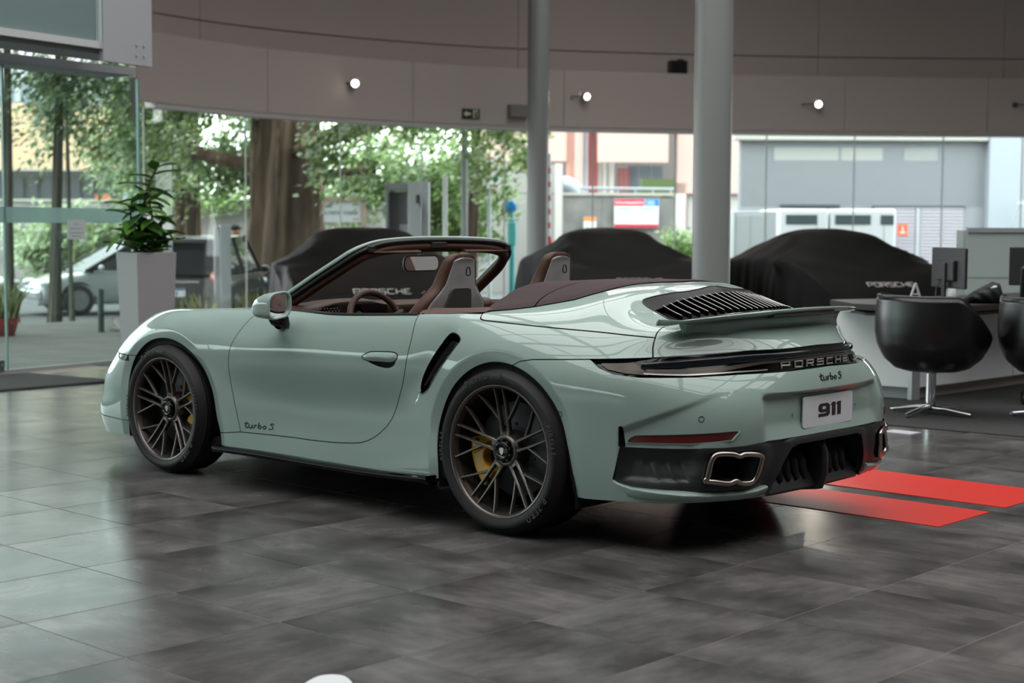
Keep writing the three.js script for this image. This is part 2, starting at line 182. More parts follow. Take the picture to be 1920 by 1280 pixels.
// ---------- body surface of the cabriolet: rows run from the nose centre round the left flank to the tail centre ----------
const ROWS = [
  [[-3.40,.14,0],[-3.365,.14,.46],[-3.19,.15,.765],[-2.94,.16,.845],[-2.7,.17,.885],[-2.45,.17,.90],[-2.2,.17,.895],[-1.95,.175,.878],[-1.5,.18,.862],[-1,.185,.860],[-.6,.19,.882],[-.3,.20,.925],[0,.20,.935],[.25,.205,.925],[.47,.21,.892],[.69,.215,.835],[.92,.22,.63],[1.0,.22,.34],[1.02,.22,0]],
  [[-3.45,.24,0],[-3.415,.24,.46],[-3.225,.25,.78],[-2.95,.26,.86],[-2.7,.27,.90],[-2.45,.28,.915],[-2.2,.275,.905],[-1.93,.27,.874],[-1.5,.27,.850],[-1,.275,.851],[-.62,.28,.878],[-.32,.29,.93],[0,.30,.945],[.25,.30,.938],[.48,.30,.902],[.70,.30,.845],[.955,.30,.66],[1.03,.30,.34],[1.05,.30,0]],
  [[-3.465,.35,0],[-3.43,.35,.45],[-3.22,.36,.772],[-2.95,.38,.86],[-2.7,.40,.905],[-2.45,.41,.92],[-2.2,.405,.905],[-1.92,.40,.868],[-1.5,.40,.838],[-1,.40,.842],[-.62,.41,.868],[-.32,.42,.93],[0,.43,.95],[.25,.43,.945],[.49,.43,.908],[.71,.42,.842],[.97,.41,.63],[1.05,.405,.32],[1.065,.40,0]],
  [[-3.47,.46,0],[-3.43,.46,.44],[-3.2,.48,.755],[-2.95,.51,.855],[-2.7,.545,.90],[-2.45,.56,.92],[-2.2,.55,.905],[-1.91,.54,.876],[-1.5,.535,.857],[-1,.535,.858],[-.62,.545,.880],[-.31,.56,.93],[0,.575,.95],[.25,.575,.945],[.5,.57,.912],[.715,.56,.842],[.98,.55,.615],[1.065,.54,.31],[1.08,.54,0]],
  [[-3.43,.56,0],[-3.385,.565,.41],[-3.165,.59,.70],[-2.94,.635,.83],[-2.7,.68,.885],[-2.45,.695,.91],[-2.2,.69,.903],[-1.9,.675,.887],[-1.5,.67,.876],[-1,.675,.88],[-.6,.685,.897],[-.3,.70,.925],[0,.715,.943],[.25,.715,.938],[.5,.705,.905],[.70,.70,.828],[.94,.695,.565],[1.04,.69,.29],[1.065,.69,0]],
  [[-3.34,.64,0],[-3.3,.655,.38],[-3.11,.70,.62],[-2.9,.755,.745],[-2.68,.80,.81],[-2.45,.815,.845],[-2.2,.812,.852],[-1.9,.795,.85],[-1.5,.79,.855],[-1,.80,.863],[-.6,.815,.877],[-.3,.83,.893],[0,.84,.897],[.25,.835,.875],[.48,.82,.835],[.645,.805,.765],[.84,.815,.50],[.96,.825,.26],[.99,.828,0]],
  [[-3.17,.70,0],[-3.12,.715,.34],[-2.97,.765,.53],[-2.82,.832,.64],[-2.63,.863,.70],[-2.42,.872,.735],[-2.2,.88,.755],[-1.9,.882,.775],[-1.5,.885,.795],[-1,.90,.812],[-.6,.915,.825],[-.3,.925,.825],[0,.925,.805],[.25,.915,.775],[.45,.90,.735],[.62,.885,.69],[.79,.885,.5],[.87,.89,.27],[.89,.89,0]],
  [[-3.0,.735,0],[-2.96,.745,.28],[-2.85,.78,.42],[-2.72,.81,.5],[-2.56,.835,.55],[-2.38,.853,.585],[-2.17,.865,.61],[-1.88,.88,.63],[-1.5,.915,.645],[-1,.94,.66],[-.6,.955,.67],[-.3,.968,.67],[-.02,.985,.65],[.2,.992,.62],[.36,.985,.585],[.5,.95,.53],[.66,.94,.41],[.74,.94,.23],[.765,.94,0]],
  [[-2.82,.77,0],[-2.78,.775,.2],[-2.7,.79,.29],[-2.58,.81,.335],[-2.44,.828,.365],[-2.28,.843,.39],[-2.08,.86,.41],[-1.83,.885,.43],[-1.5,.945,.44],[-1,.985,.45],[-.6,1.01,.455],[-.3,1.03,.45],[-.03,1.045,.44],[.14,1.048,.42],[.28,1.05,.39],[.39,1.034,.35],[.52,1.005,.27],[.6,.995,.15],[.63,.99,0]],
  [[-2.62,.805,0],[-2.58,.81,0],[-2.52,.82,0],[-2.42,.83,0],[-2.3,.845,0],[-2.16,.858,0],[-1.98,.876,0],[-1.78,.905,0],[-1.5,.96,0],[-1,1.0,0],[-.6,1.035,0],[-.3,1.055,0],[-.05,1.062,0],[.1,1.066,0],[.2,1.068,0],[.30,1.07,0],[.39,1.066,0],[.46,1.056,0],[.5,1.046,0]]
];
const ARCH_F = curve2([[-2.815,.02],[-2.835,.30],[-2.825,.45],[-2.76,.585],[-2.62,.69],[-2.45,.722],[-2.28,.69],[-2.14,.60],[-2.07,.48],[-2.035,.34],[-2.005,.24],[-2.0,.02]], 60);
const ARCH_R = curve2([[-.375,.02],[-.388,.25],[-.392,.36],[-.375,.46],[-.29,.61],[-.17,.705],[-.03,.745],[.12,.725],[.25,.655],[.335,.55],[.375,.42],[.405,.22],[.41,.02]], 60);
const sdF = sdf(ARCH_F), sdR = sdf(ARCH_R);
const archD = (x, y) => Math.max(sdF(x, y), sdR(x, y)); // positive inside an opening
const NS = 620, NT = 190;
const body = (() => {
  const nR = ROWS.length, nS = ROWS[0].length, U = [0];
  for (let i = 1; i < nS; i++) { let d = 0; for (const k of [2, 3, 4, 5]) d += V(...ROWS[k][i]).distanceTo(V(...ROWS[k][i - 1])) / 4; U.push(U[i - 1] + d); }
  const T = [0]; for (let k = 1; k < nR; k++) { let d = 0; for (let i = 3; i < 15; i++) d += V(...ROWS[k][i]).distanceTo(V(...ROWS[k - 1][i])) / 12; T.push(T[k - 1] + d); }
  const rowS = ROWS.map((r, k) => [0, 1, 2].map(c => spline(U, r.map(p => p[c]), c < 2, c < 2)));
  const P = new Float32Array((NS + 1) * (NT + 1) * 3);
  for (let i = 0; i <= NS; i++) {
    const u = U[nS - 1] * i / NS, col = [0, 1, 2].map(c => spline(T, rowS.map(r => r[c](u)), false, c < 2));
    for (let j = 0; j <= NT; j++) {
      const t = T[nR - 1] * j / NT, o = (i * (NT + 1) + j) * 3; let x = col[0](t), y = col[1](t), z = col[2](t);
      if (j === NT || i === 0 || i === NS) z = 0;
      P[o] = x; P[o + 1] = y; P[o + 2] = Math.max(0, z);
    }
  }
  return { P };
})();
// pressed-in features of the sheet metal
const tailQ = (x, z) => Math.atan2(Math.abs(z), x - 0.05) * 0.95; // length along the tail outline
function press(x, y, z) {
  if (z > 0.55) { const d = -archD(x, y); if (d < 0.05) z -= 0.02 * (0.05 - Math.max(d, -0.02)) / 0.05; }
  // tight crease along the door at handle height
  if (z > .6 && x > -2.2 && x < -.3) { const yc = .706 + (x + 1.3) * .008, d = y - yc, k = .062 * sstep(-2.1, -1.8, x) * sstep(-.42, -.7, x), e = .19 - Math.sqrt(d * d + .010 * .010); z += k * .04 * Math.log(1 + Math.exp(e / .04)); }
  // lead-in of the side intake ahead of the slot
  { const ax = -.505, ay = .575, bx = -.30, by = .85, L = Math.hypot(bx - ax, by - ay), tx = (bx - ax) / L, ty = (by - ay) / L, a = ((x - ax) * tx + (y - ay) * ty) / L, d = -((x - ax) * ty - (y - ay) * tx);
    if (z > .5 && d > 0 && d < .3) z -= 0.016 * Math.exp(-((d / .10) ** 2)) * sstep(-.35, .15, a) * (1 - sstep(.8, 1.12, a)); }
  // tail: step below the corner crease, number plate recess
  if (x > .3) {
    const q = tailQ(x, z); let k = 0;
    if (q < .97 && y < .66) { const yl = .515 + (.94 - q) * .44, d = yl - y; k = .020 * sstep(0, .02, d) * sstep(.5, .9, q) * sstep(.955, .935, q) * sstep(.30, .40, y); }
    if (y < .65) k += .034 * sstep(.43, .385, q) * sstep(.642, .63, y) * sstep(.43, .53, y);
    if (k) { const l = Math.hypot(x - .05, z); x -= k * (x - .05) / l; z -= k * z / l; }
  }
  return [x, y, z];
}
{
  const P = body.P, W = NT + 1;
  for (let o = 0; o < P.length; o += 3) { const q = press(P[o], P[o + 1], P[o + 2]); P[o] = q[0]; P[o + 1] = q[1]; P[o + 2] = q[2]; }
  const N = body.N = new Float32Array(P.length), g = (i, j) => { const o = (i * W + j) * 3; return V(P[o], P[o + 1], P[o + 2]); };
  for (let i = 0; i <= NS; i++) for (let j = 0; j <= NT; j++) {
    const a = g(Math.min(NS, i + 1), j).sub(g(Math.max(0, i - 1), j)), b = g(i, Math.min(NT, j + 1)).sub(g(i, Math.max(0, j - 1)));
    const n = a.cross(b).normalize(), o = (i * W + j) * 3; if (i === 0 || i === NS || j === NT) { n.z = 0; n.normalize(); }
    N[o] = n.x; N[o + 1] = n.y; N[o + 2] = n.z;
  }
}
// the part of the body surface where every f(x, y, z) > 0, pushed out along its normal by off(x, y, z)
function panel(fs, off, step = 1) {
  const W = NT + 1; let vx = [], idx = []; const map = new Int32Array((NS + 1) * W).fill(-1);
  fs = [].concat(fs); const f0 = fs[0], val = new Float32Array((NS + 1) * W);
  for (let k = 0; k < val.length; k++) val[k] = f0(body.P[k * 3], body.P[k * 3 + 1], body.P[k * 3 + 2], k % W);
  const vert = k => { if (map[k] < 0) { map[k] = vx.length; const o = k * 3; vx.push([body.P[o], body.P[o + 1], body.P[o + 2], body.N[o], body.N[o + 1], body.N[o + 2], val[k], k % W]); } return map[k]; };
  for (let i = 0; i + step <= NS; i += step) for (let j = 0; j + step <= NT; j += step) {
    const a = i * W + j, b = a + step * W, c = a + step, d = b + step;
    if (val[a] <= 0 && val[b] <= 0 && val[c] <= 0 && val[d] <= 0) continue;
    idx.push(vert(a), vert(b), vert(c), vert(c), vert(b), vert(d));
  }
  for (let q = 0; q < fs.length; q++) {
    if (q) for (const v of vx) v[6] = fs[q](v[0], v[1], v[2], v[7]);
    const out = [], em = new Map(), cut = (i, j) => { const key = i < j ? i * 4194304 + j : j * 4194304 + i; let r = em.get(key); if (r === undefined) { const a = vx[i], b = vx[j], t = a[6] / (a[6] - b[6]); r = vx.length; vx.push(a.map((v, c) => v + (b[c] - v) * t)); em.set(key, r); } return r; };
    for (let k = 0; k < idx.length; k += 3) {
      const t = [idx[k], idx[k + 1], idx[k + 2]], s = t.map(i => vx[i][6] > 0), n = s[0] + s[1] + s[2];
      if (n === 3) out.push(...t);
      else if (n === 1) { const m = s.indexOf(true), A = t[m], B = t[(m + 1) % 3], C = t[(m + 2) % 3]; out.push(A, cut(A, B), cut(A, C)); }
      else if (n === 2) { const m = s.indexOf(false), A = t[m], B = t[(m + 1) % 3], C = t[(m + 2) % 3], ab = cut(A, B), ac = cut(A, C); out.push(ab, B, C, ab, C, ac); }
    }
    idx = out;
  }
  const pos = [], nor = [], uv = [], re = new Map(), ix = [];
  for (const i of idx) { let r = re.get(i); if (r === undefined) { r = pos.length / 3; const v = vx[i], l = Math.hypot(v[3], v[4], v[5]) || 1, o = off ? (typeof off === 'number' ? off : off(v[0], v[1], v[2])) : 0; pos.push(v[0] + v[3] / l * o, v[1] + v[4] / l * o, v[2] + v[5] / l * o); nor.push(v[3] / l, v[4] / l, v[5] / l); uv.push(v[0], v[1]); re.set(i, r); } ix.push(r); }
  const g = new THREE.BufferGeometry(); g.setAttribute('position', new THREE.Float32BufferAttribute(pos, 3)); g.setAttribute('normal', new THREE.Float32BufferAttribute(nor, 3)); g.setAttribute('uv', new THREE.Float32BufferAttribute(uv, 2)); g.setIndex(ix);
  if (typeof off === 'function') g.computeVertexNormals();
  return g;
}
// ---------- the cabriolet ----------
const M = {
  paint: new THREE.MeshPhysicalMaterial({ color: 0x91a49d, roughness: 0.45, clearcoat: 1, clearcoatRoughness: 0.01, specularIntensity: 0.12 }),
  gloss: mat(0x08090a, 0.07, { specularIntensity: 0.7 }),
  satin: mat(0x232426, 0.4),
  rubber: mat(0x141414, 0.62),
  under: mat(0x0b0b0b, 0.9),
  bronze: new THREE.MeshPhysicalMaterial({ color: 0x69635f, metalness: 0.8, roughness: 0.32 }),
  chrome: new THREE.MeshPhysicalMaterial({ color: 0xd8dade, metalness: 1, roughness: 0.07 }),
  tip: new THREE.MeshPhysicalMaterial({ color: 0xaaa098, metalness: 1, roughness: 0.24 }),
  smoke: mat(0x4a443e, 0.2, { metalness: 0.25, specularIntensity: .6 }),
  silver: new THREE.MeshPhysicalMaterial({ color: 0xc4c1bc, metalness: 0.7, roughness: 0.3 }),
  leather: mat(0x45281a, 0.55, { sheen: 0.15 }),
  fabric: mat(0x301d20, 0.85, { sheen: 0.2, sheenRoughness: 0.6, sheenColor: new THREE.Color(0x4a3236) }),
  shell: mat(0xa6a6a6, 0.38),
  dark: mat(0x1c1b1a, 0.55),
  disc: new THREE.MeshPhysicalMaterial({ color: 0x3a3b3d, metalness: 0.6, roughness: 0.45 }),
  yellow: mat(0xb88600, 0.3, { clearcoat: 0.6 }),
  red: mat(0x5a0508, 0.15, { clearcoat: 1, clearcoatRoughness: 0.03 }),
  plate: mat(0xd6d8dc, 0.35), ink: mat(0x2a2022, 0.5),
  glass: new THREE.MeshPhysicalMaterial({ color: 0xe8efed, roughness: 0, specularIntensity: .35, transmission: 1, thickness: 0, ior: 1.5 }),
  mirror: new THREE.MeshPhysicalMaterial({ color: 0xe6e8ea, metalness: 1, roughness: 0.01 }),
};
const car = thing('sports_car', 'pale sea-green open-top sports car with brown interior, parked on grey tiles', 'car');
const ip = pts => x => { if (x <= pts[0][0]) return pts[0][1]; for (let i = 1; i < pts.length; i++) if (x <= pts[i][0]) return lerp(pts[i - 1][1], pts[i][1], (x - pts[i - 1][0]) / (pts[i][0] - pts[i - 1][0])); return pts[pts.length - 1][1]; };
const G = 0.0022; // half a panel gap
const doorS = sdf([...curve2([[-1.70,1.0],[-1.725,.905],[-1.788,.871],[-1.859,.76],[-1.889,.678],[-1.905,.564],[-1.89,.431],[-1.838,.272]], 40), ...curve2([[-1.836,.2715],[-1.484,.278],[-1.263,.279],[-1.065,.288],[-.935,.305],[-.842,.344],[-.748,.417],[-.681,.508],[-.607,.642],[-.575,.815],[-.59,.94],[-.60,1.0]], 50)]);
const openP = [[-1.62,.752],[-1.5,.764],[-1.22,.798],[-.905,.81],[-.594,.817],[-.4,.812],[-.217,.80],[-.19,.777],[-.25,.70],[-.32,.5],[-.37,.25],[-.38,-.2],[-1.98,-.2],[-1.98,0],[-1.95,.25],[-1.87,.48],[-1.77,.66],[-1.70,.722]];
const openS = sdf(openP), open = (x, y, z) => y < .84 ? -.2 : openS(x, z);
const coverRear = [[-.19,.777],[-.1,.745],[-.005,.697],[.144,.59],[.205,.482],[.226,.369],[.232,.208],[.232,0]];
const coverS = sdf([[-.38,-.2],[-.38,0],[-.37,.25],[-.32,.5],[-.25,.70],...coverRear,[.232,-.2]]), cover = (x, y, z) => y < .9 ? -.2 : coverS(x, z);
const deckS = sdf([[-.24,1.3],[-.212,.938],[-.195,.918],[-.17,.9125],[-.015,.906],[.167,.898],[.413,.887],[.68,.869],[1.2,.869],[1.2,1.3]]);
const seamX = ip([[.75,.70],[.797,.680],[.825,.667],[.871,.654],[.911,.63]]);
const seam = (x, y, z) => (y > .911 ? .715 - .085 * (z / .6) ** 1.6 : seamX(y)) - x;
const yLo = ip([[0,.737],[.09,.735],[.307,.730],[.484,.728],[.685,.721],[.875,.720],[.97,.729],[1.029,.750],[1.074,.782],[1.344,.768],[1.419,.756],[1.453,.741],[1.5,.725],[1.501,-1]]);
const yHi = ip([[0,.822],[.409,.814],[.824,.793],[.899,.790],[1.074,.782],[1.344,.768],[1.419,.756],[1.453,.741],[1.5,.725],[1.501,-1]]);
const tq = (x, z) => x > .03 ? tailQ(x, z) : 9;
const grilleS = sdf([...curve2([[.72,-.30],[.71,0],[.689,.283],[.626,.503]], 12).slice(0), ...curve2([[.60,.505],[.511,.478],[.414,.46],[.398,.44],[.402,.40],[.43,.30],[.45,.166],[.455,0],[.455,-.3]], 30)]);
const grille = (x, y, z) => y < .88 ? -.2 : grilleS(x, z);
const fenderS = (x, y) => x < -1.6 ? y - ip([[-2.2,.245],[-2.0,.253],[-1.838,.2715],[-1.6,.279]])(x) : -.2;
const hoodS = sdf([[-3.3,-.2],[-3.17,.2],[-3.05,.4],[-2.9,.49],[-2.6,.55],[-2.3,.595],[-2.05,.64],[-1.93,.66],[-1.9,.42],[-1.97,.2],[-2.0,-.2]]), hood = (x, y, z) => y < .6 ? -.2 : hoodS(x, z);
const bumpF = (x, y) => x > -2.5 ? -.2 : ip([[-3.5,.63],[-3.2,.62],[-2.94,.61],[-2.8,.61]])(x) - y;
const valS = sdf([[-.3,.459],[.066,.459],[.394,.455],[.498,.444],[.60,.44],[.722,.437],[.945,.433],[.962,.341],[.972,.297],[.94,.277],[.908,.270],[.721,.262],[.564,.260],[.40,.262],[.375,.262],[.35,.12],[-.3,.12]]);
const val = (x, y, z) => x < .3 ? -.2 : valS(tailQ(x, z), y);
const slitS = sdf([[.948,.522],[.936,.517],[.926,.437],[.949,.437]]), slit = (x, y, z) => x < .3 ? -.2 : slitS(tailQ(x, z), y);
const intP = curve2([[-.500,.574],[-.470,.580],[-.385,.675],[-.285,.80],[-.262,.835],[-.285,.849],[-.325,.840],[-.380,.775],[-.460,.665],[-.497,.60]], 50, true);
for (const p of intP) { const t = ((p[0] + .39) * .599 + (p[1] - .705) * .8), cx = -.39 + t * .599, cy = .705 + t * .8; p[0] = cx + (p[0] - cx) * 1.45; p[1] = cy + (p[1] - cy) * 1.45; }
const intS = sdf(intP), intake = (x, y, z) => z < .3 ? -.2 : intS(x, y);
const hndP = curve2([[-.895,.712],[-.872,.727],[-.84,.738],[-.76,.744],[-.665,.744],[-.648,.735],[-.652,.718],[-.675,.703],[-.76,.699],[-.863,.700]], 40, true);
const hndS = sdf(hndP), cupS = sdf(curve2([[-.86,.703],[-.83,.690],[-.77,.677],[-.71,.675],[-.675,.687],[-.66,.705],[-.76,.712]], 30, true));
const hnd = (x, y, z) => z < .3 ? -.2 : Math.max(hndS(x, y) + .0015, cupS(x, y));
const refS = sdf([[.918,.4555],[.905,.472],[.887,.483],[.80,.489],[.526,.507],[.553,.474],[.70,.461]]), refl = (x, y, z) => x < .3 ? -.2 : refS(tailQ(x, z), y);
const out = f => (x, y, z) => -f(x, y, z) - G, arch = (x, y, z) => z < .4 ? .2 : -archD(x, y);
const above = (x, y, z) => y - yHi(tq(x, z)) - G, below = (x, y, z) => yLo(tq(x, z)) - y - G;
// locate a point of the surface from two of its coordinates
function locate(map, a, b, ok) {
  const W = NT + 1; let best = 1e9, bi = 0, bj = 0; const P = body.P, get = (i, j) => { const o = (i * W + j) * 3; return [P[o], P[o + 1], P[o + 2]]; };
  for (let k = 0; k < P.length / 3; k++) { const x = P[k * 3], y = P[k * 3 + 1], z = P[k * 3 + 2]; if (!ok(x, y, z)) continue; const m = map(x, y, z), d = (m[0] - a) ** 2 + (m[1] - b) ** 2; if (d < best) { best = d; bi = (k / W) | 0; bj = k % W; } }
  let u = bi, v = bj; const at = (u, v, A) => { u = clamp(u, 0, NS - .001); v = clamp(v, 0, NT - .001); const i = u | 0, j = v | 0, f = u - i, g = v - j, r = []; for (let c = 0; c < 3; c++) { const q = (i2, j2) => A[(i2 * W + j2) * 3 + c]; r.push((q(i, j) * (1 - f) + q(i + 1, j) * f) * (1 - g) + (q(i, j + 1) * (1 - f) + q(i + 1, j + 1) * f) * g); } return r; };
  for (let n = 0; n < 4; n++) { const m = map(...at(u, v, P)), mu = map(...at(u + .5, v, P)), mv = map(...at(u, v + .5, P)); const A = (mu[0] - m[0]) * 2, B = (mv[0] - m[0]) * 2, C = (mu[1] - m[1]) * 2, D = (mv[1] - m[1]) * 2, det = A * D - B * C; if (Math.abs(det) < 1e-12) break; const ra = a - m[0], rb = b - m[1]; u += clamp((D * ra - B * rb) / det, -2, 2); v += clamp((A * rb - C * ra) / det, -2, 2); u = clamp(u, 0, NS); v = clamp(v, 0, NT); }
  return { p: V(...at(u, v, P)), n: V(...at(u, v, body.N)).normalize() };
}
const sidePt = (x, y, off = 0) => { const h = locate((a, b) => [a, b], x, y, (a, b, c) => c > .5 && Math.abs(a - x) < .06 && Math.abs(b - y) < .06); return h.p.addScaledVector(h.n, off); };
const tailPt = (q, y, off = 0) => { const h = locate((a, b, c) => [tailQ(a, c), b], Math.abs(q), y, (a, b) => a > .2 && Math.abs(b - y) < .05); h.p.addScaledVector(h.n, off); if (q < 0) h.p.z *= -1; return h.p; };
const tailN = (q, y) => { const h = locate((a, b, c) => [tailQ(a, c), b], Math.abs(q), y, (a, b) => a > .2 && Math.abs(b - y) < .05); if (q < 0) h.n.z *= -1; return h.n; };
const topPt = (x, z, off = 0) => { const h = locate((a, b, c) => [a, c], x, Math.abs(z), (a, b, c) => b > .8 && Math.abs(a - x) < .08); h.p.addScaledVector(h.n, off); if (z < 0) h.p.z *= -1; return h.p; };
// --- panels
const headS = (x, z) => { const a = x + 2.985, b = z - .60, u = (a * .83 + b * .56) / .20, v = (-a * .56 + b * .83) / .115; return (1 - Math.hypot(u, v)) * .13; }, head = (x, y, z) => y < .6 || x > -2.6 ? -.2 : headS(x, z);
const markS = sdf([[-2.96, .606], [-2.80, .607], [-2.80, .578], [-2.93, .584]]), mark = (x, y, z) => z < .6 ? -.2 : markS(x, y);
const side = (name, geo, m) => { const a = obj(name, geo, m, car), b = obj(name, mirrorZ(geo), m, car); return [a, b]; };
obj('front_lid', both(panel([(x, y, z) => hood(x, y, z) - G, out(open), out(head)])), M.paint, car);
side('front_fender', panel([(x, y, z) => -archD(x, y), out((x, y, z) => z < .5 ? -.2 : doorS(x, y)), (x, y) => -bumpF(x, y) - G, (x, y) => x < -1.6 ? (x > -2.4 ? fenderS(x, y) - G : .1) : -.2, out(hood), out(open), out(head)]), M.paint);
obj('front_bumper', both(panel([(x, y, z) => -archD(x, y), (x, y) => bumpF(x, y) - G, out(hood), out(head), out(mark), (x, y) => y - .247])), M.paint, car);
obj('front_lip', both(panel([(x, y, z) => -archD(x, y), (x, y) => x < -2.5 ? .244 - y : -.2], .003)), M.paint, car);
{ const g = panel([(x, y, z) => head(x, y, z) - .001], (x, y, z) => .001 + .006 * sstep(0, .06, headS(x, z))), k = panel([(x, y, z) => mark(x, y, z)], -.003); for (const f of [q => q, mirrorZ]) { obj('headlight', f(g), mat(0x8f9a98, .05, { clearcoat: 1, clearcoatRoughness: .01, metalness: .55 }), car); obj('side_marker', f(k), M.gloss, car); } }
const doors = side('door', panel([(x, y, z) => z < .5 ? -.2 : doorS(x, y) - G, out(open), out(hnd)]), M.paint);
side('rear_fender', panel([arch, out((x, y, z) => z < .5 ? -.2 : doorS(x, y)), (x, y) => -fenderS(x, y) - G, out((x, y, z) => z < .4 ? .2 : deckS(x, y)), (x, y, z) => seam(x, y, z) - G, above, out(intake), out(open), (x, y) => x + 2.06]), M.paint);
obj('top_lid', both(panel([(x, y, z) => deckS(x, y) - G, (x, y, z) => seam(x, y, z) - G, out(cover), out(grille), out(open), (x, y, z) => (z > .4 || x > -.2) ? .1 : -.1])), M.paint, car);
obj('tail_lid', both(panel([(x, y, z) => -seam(x, y, z) - G, above])), M.paint, car);
const bumperR = obj('rear_bumper', both(panel([(x, y, z) => x < .03 ? -.2 : .1, arch, below, out(val), out(slit), out(refl)])), M.paint, car);
for (const [a, b, n] of [[-.385, -.045, 'roof_panel'], [-.04, .24, 'roof_panel']]) obj('folded_' + n, both(panel([(x, y, z) => cover(x, y, z) - .001, (x, y, z) => x - a, (x, y, z) => (b < 0 ? -.043 + .04 * sstep(.55, .72, z) : 9) - x, (x, y, z) => a > -.1 ? x - (-.036 + .04 * sstep(.55, .72, z)) : 1], (x, y, z) => .004 + .006 * sstep(0, .05, cover(x, y, z)))), M.fabric, car);
obj('roof_edge', tube([[-.19, .943, .777], [-.25, .955, .70], [-.32, 1.0, .5], [-.37, 1.035, .25], [-.38, 1.04, 0], [-.37, 1.035, -.25], [-.32, 1.0, -.5], [-.25, .955, -.7], [-.19, .943, -.777]].map(p => [p[0], p[1] - .012, p[2]]), .022, 60, 10), M.fabric, car);
// dark structure behind the gaps, wheel wells
obj('inner_body', both(panel([(x, y, z) => -archD(x, y) + .03, out(open), (x, y, z) => -grille(x, y, z) + .02, (x, y, z) => -intake(x, y, z) + .004, (x, y, z) => -val(x, y, z) + .008, (x, y, z) => { const q = tq(x, z); return q > 1.06 ? .1 : -Math.min(y - yLo(q), yHi(q) - y) + .002; }], -.016, 1)), M.under, car);
for (const [A, w] of [[ARCH_F, .86], [ARCH_R, .90]]) for (const s of [1, -1]) { const rows = [0, .15, .3, .45].map((d, k) => A.map(([x, y]) => V(x, Math.max(.16, y + .02), s * (w - d)))); const c = A.map(([x, y]) => V(lerp(x, (A[0][0] + A[A.length - 1][0]) / 2, .2), y, s * (w - .46))); obj('wheel_well', [grid(rows), grid([rows[3], c.map(p => V(p.x, .16, p.z))])], M.under, car); }
obj('underbody', [box(2.0, .05, 1.62, -1.2, .19, 0), box(.5, .05, 1.3, .68, .25, 0), box(.4, .04, 1.3, -3.0, .17, 0), box(.9, .3, .9, -2.45, .35, 0), box(1, .35, .7, 0, .4, 0)], M.under, car);
// door details
for (const [d, s] of [[doors[0], 1], [doors[1], -1]]) {
  const f = g => s > 0 ? g : mirrorZ(g);
  obj('door_handle', f(panel([(x, y, z) => z < .5 ? -.2 : hndS(x, y) - .001], (x, y, z) => .001 + .010 * sstep(0, .02, hndS(x, y)))), M.paint, d);
  obj('handle_recess', f(panel([(x, y, z) => z < .5 ? -.2 : Math.max(hndS(x, y), cupS(x, y)) + .006], -.014)), M.under, d);
}
// side intakes: dark duct, gloss blade
{
  const rim = intP.filter((_, i) => i % 2 === 0).map(([x, y]) => sidePt(x, y, -.001)), inn = rim.map(p => V(p.x + .03, p.y, p.z - .09)), mid = rim.map(p => V(p.x + .004, p.y, p.z - .022));
  const g = grid([rim, mid, inn], true), blade = grid([0, .25, .5, .75, 1].map(t => [0, .3, .6, 1].map(k => { const a = sidePt(lerp(-.472, -.305, t), lerp(.605, .815, t), 0); return V(a.x - .004 + k * .034, a.y + .004 - k * .016, a.z - .006 - .014 * Math.sin(Math.PI * k * .8) - .010 * k); })));
  for (const s of [1, -1]) { const d = obj('side_intake', s > 0 ? g : mirrorZ(g), M.gloss, car); obj('intake_blade', s > 0 ? blade : mirrorZ(blade), mat(0x1a1c1f, .08, { clearcoat: 1, metalness: .5 }), d); const fr = tube(rim, .003, 80, 6, true); obj('intake_rim', s > 0 ? fr : mirrorZ(fr), M.gloss, d); const cap = grid([inn, inn.map(p => V(-.37, .70, p.z))], true); obj('intake_back', s > 0 ? cap : mirrorZ(cap), M.under, d); }
}
// sill blades: gloss black strip below the flank
{
  const path = curve3([[-2.0, .175, .875], [-1.7, .18, .88], [-1.2, .178, .885], [-.75, .182, .895], [-.5, .195, .915], [-.395, .2, .92]], 50);
  const g = sweep(path, [[-.05, .016], [.010, .016], [.018, .008], [.010, .0], [-.05, -.012]], V(0, 1, 0));
  const fin = loft([[-.62, .0], [-.55, .012], [-.46, .012], [-.40, .004]].map(([x, h]) => [[x, .165, .90 + (x + .62) * .08], [x, .172 + h, .925 + (x + .62) * .1], [x, .18 + h, .922 + (x + .62) * .1], [x, .178, .88]]));
  for (const s of [1, -1]) obj('sill_blade', [s > 0 ? g : mirrorZ(g), s > 0 ? fin : mirrorZ(fin)], M.gloss, car);
}
// --- lettering helpers: strokes laid on a surface
const GLY = {
  P: [[[0, 0], [0, 1], [1, 1], [1, .42], [0, .42]]], O: [[[0, 0], [0, 1], [1, 1], [1, 0], [0, 0]]], R: [[[0, 0], [0, 1], [1, 1], [1, .45], [0, .45]], [[.45, .45], [1, 0]]],
  S: [[[1, 1], [0, 1], [0, .52], [1, .52], [1, 0], [0, 0]]], C: [[[1, 1], [0, 1], [0, 0], [1, 0]]], H: [[[0, 0], [0, 1]], [[1, 0], [1, 1]], [[0, .5], [1, .5]]], E: [[[1, 1], [0, 1], [0, 0], [1, 0]], [[0, .5], [.85, .5]]],
};
function ribbon(pl, at, r) { const g = []; for (let i = 1; i < pl.length; i++) g.push(bar(at(...pl[i - 1]), at(...pl[i]), r, 6)); for (const p of pl) { const q = at(...p); g.push(ball(r, q.x, q.y, q.z, [1, 1, 1], 4)); } return g; }
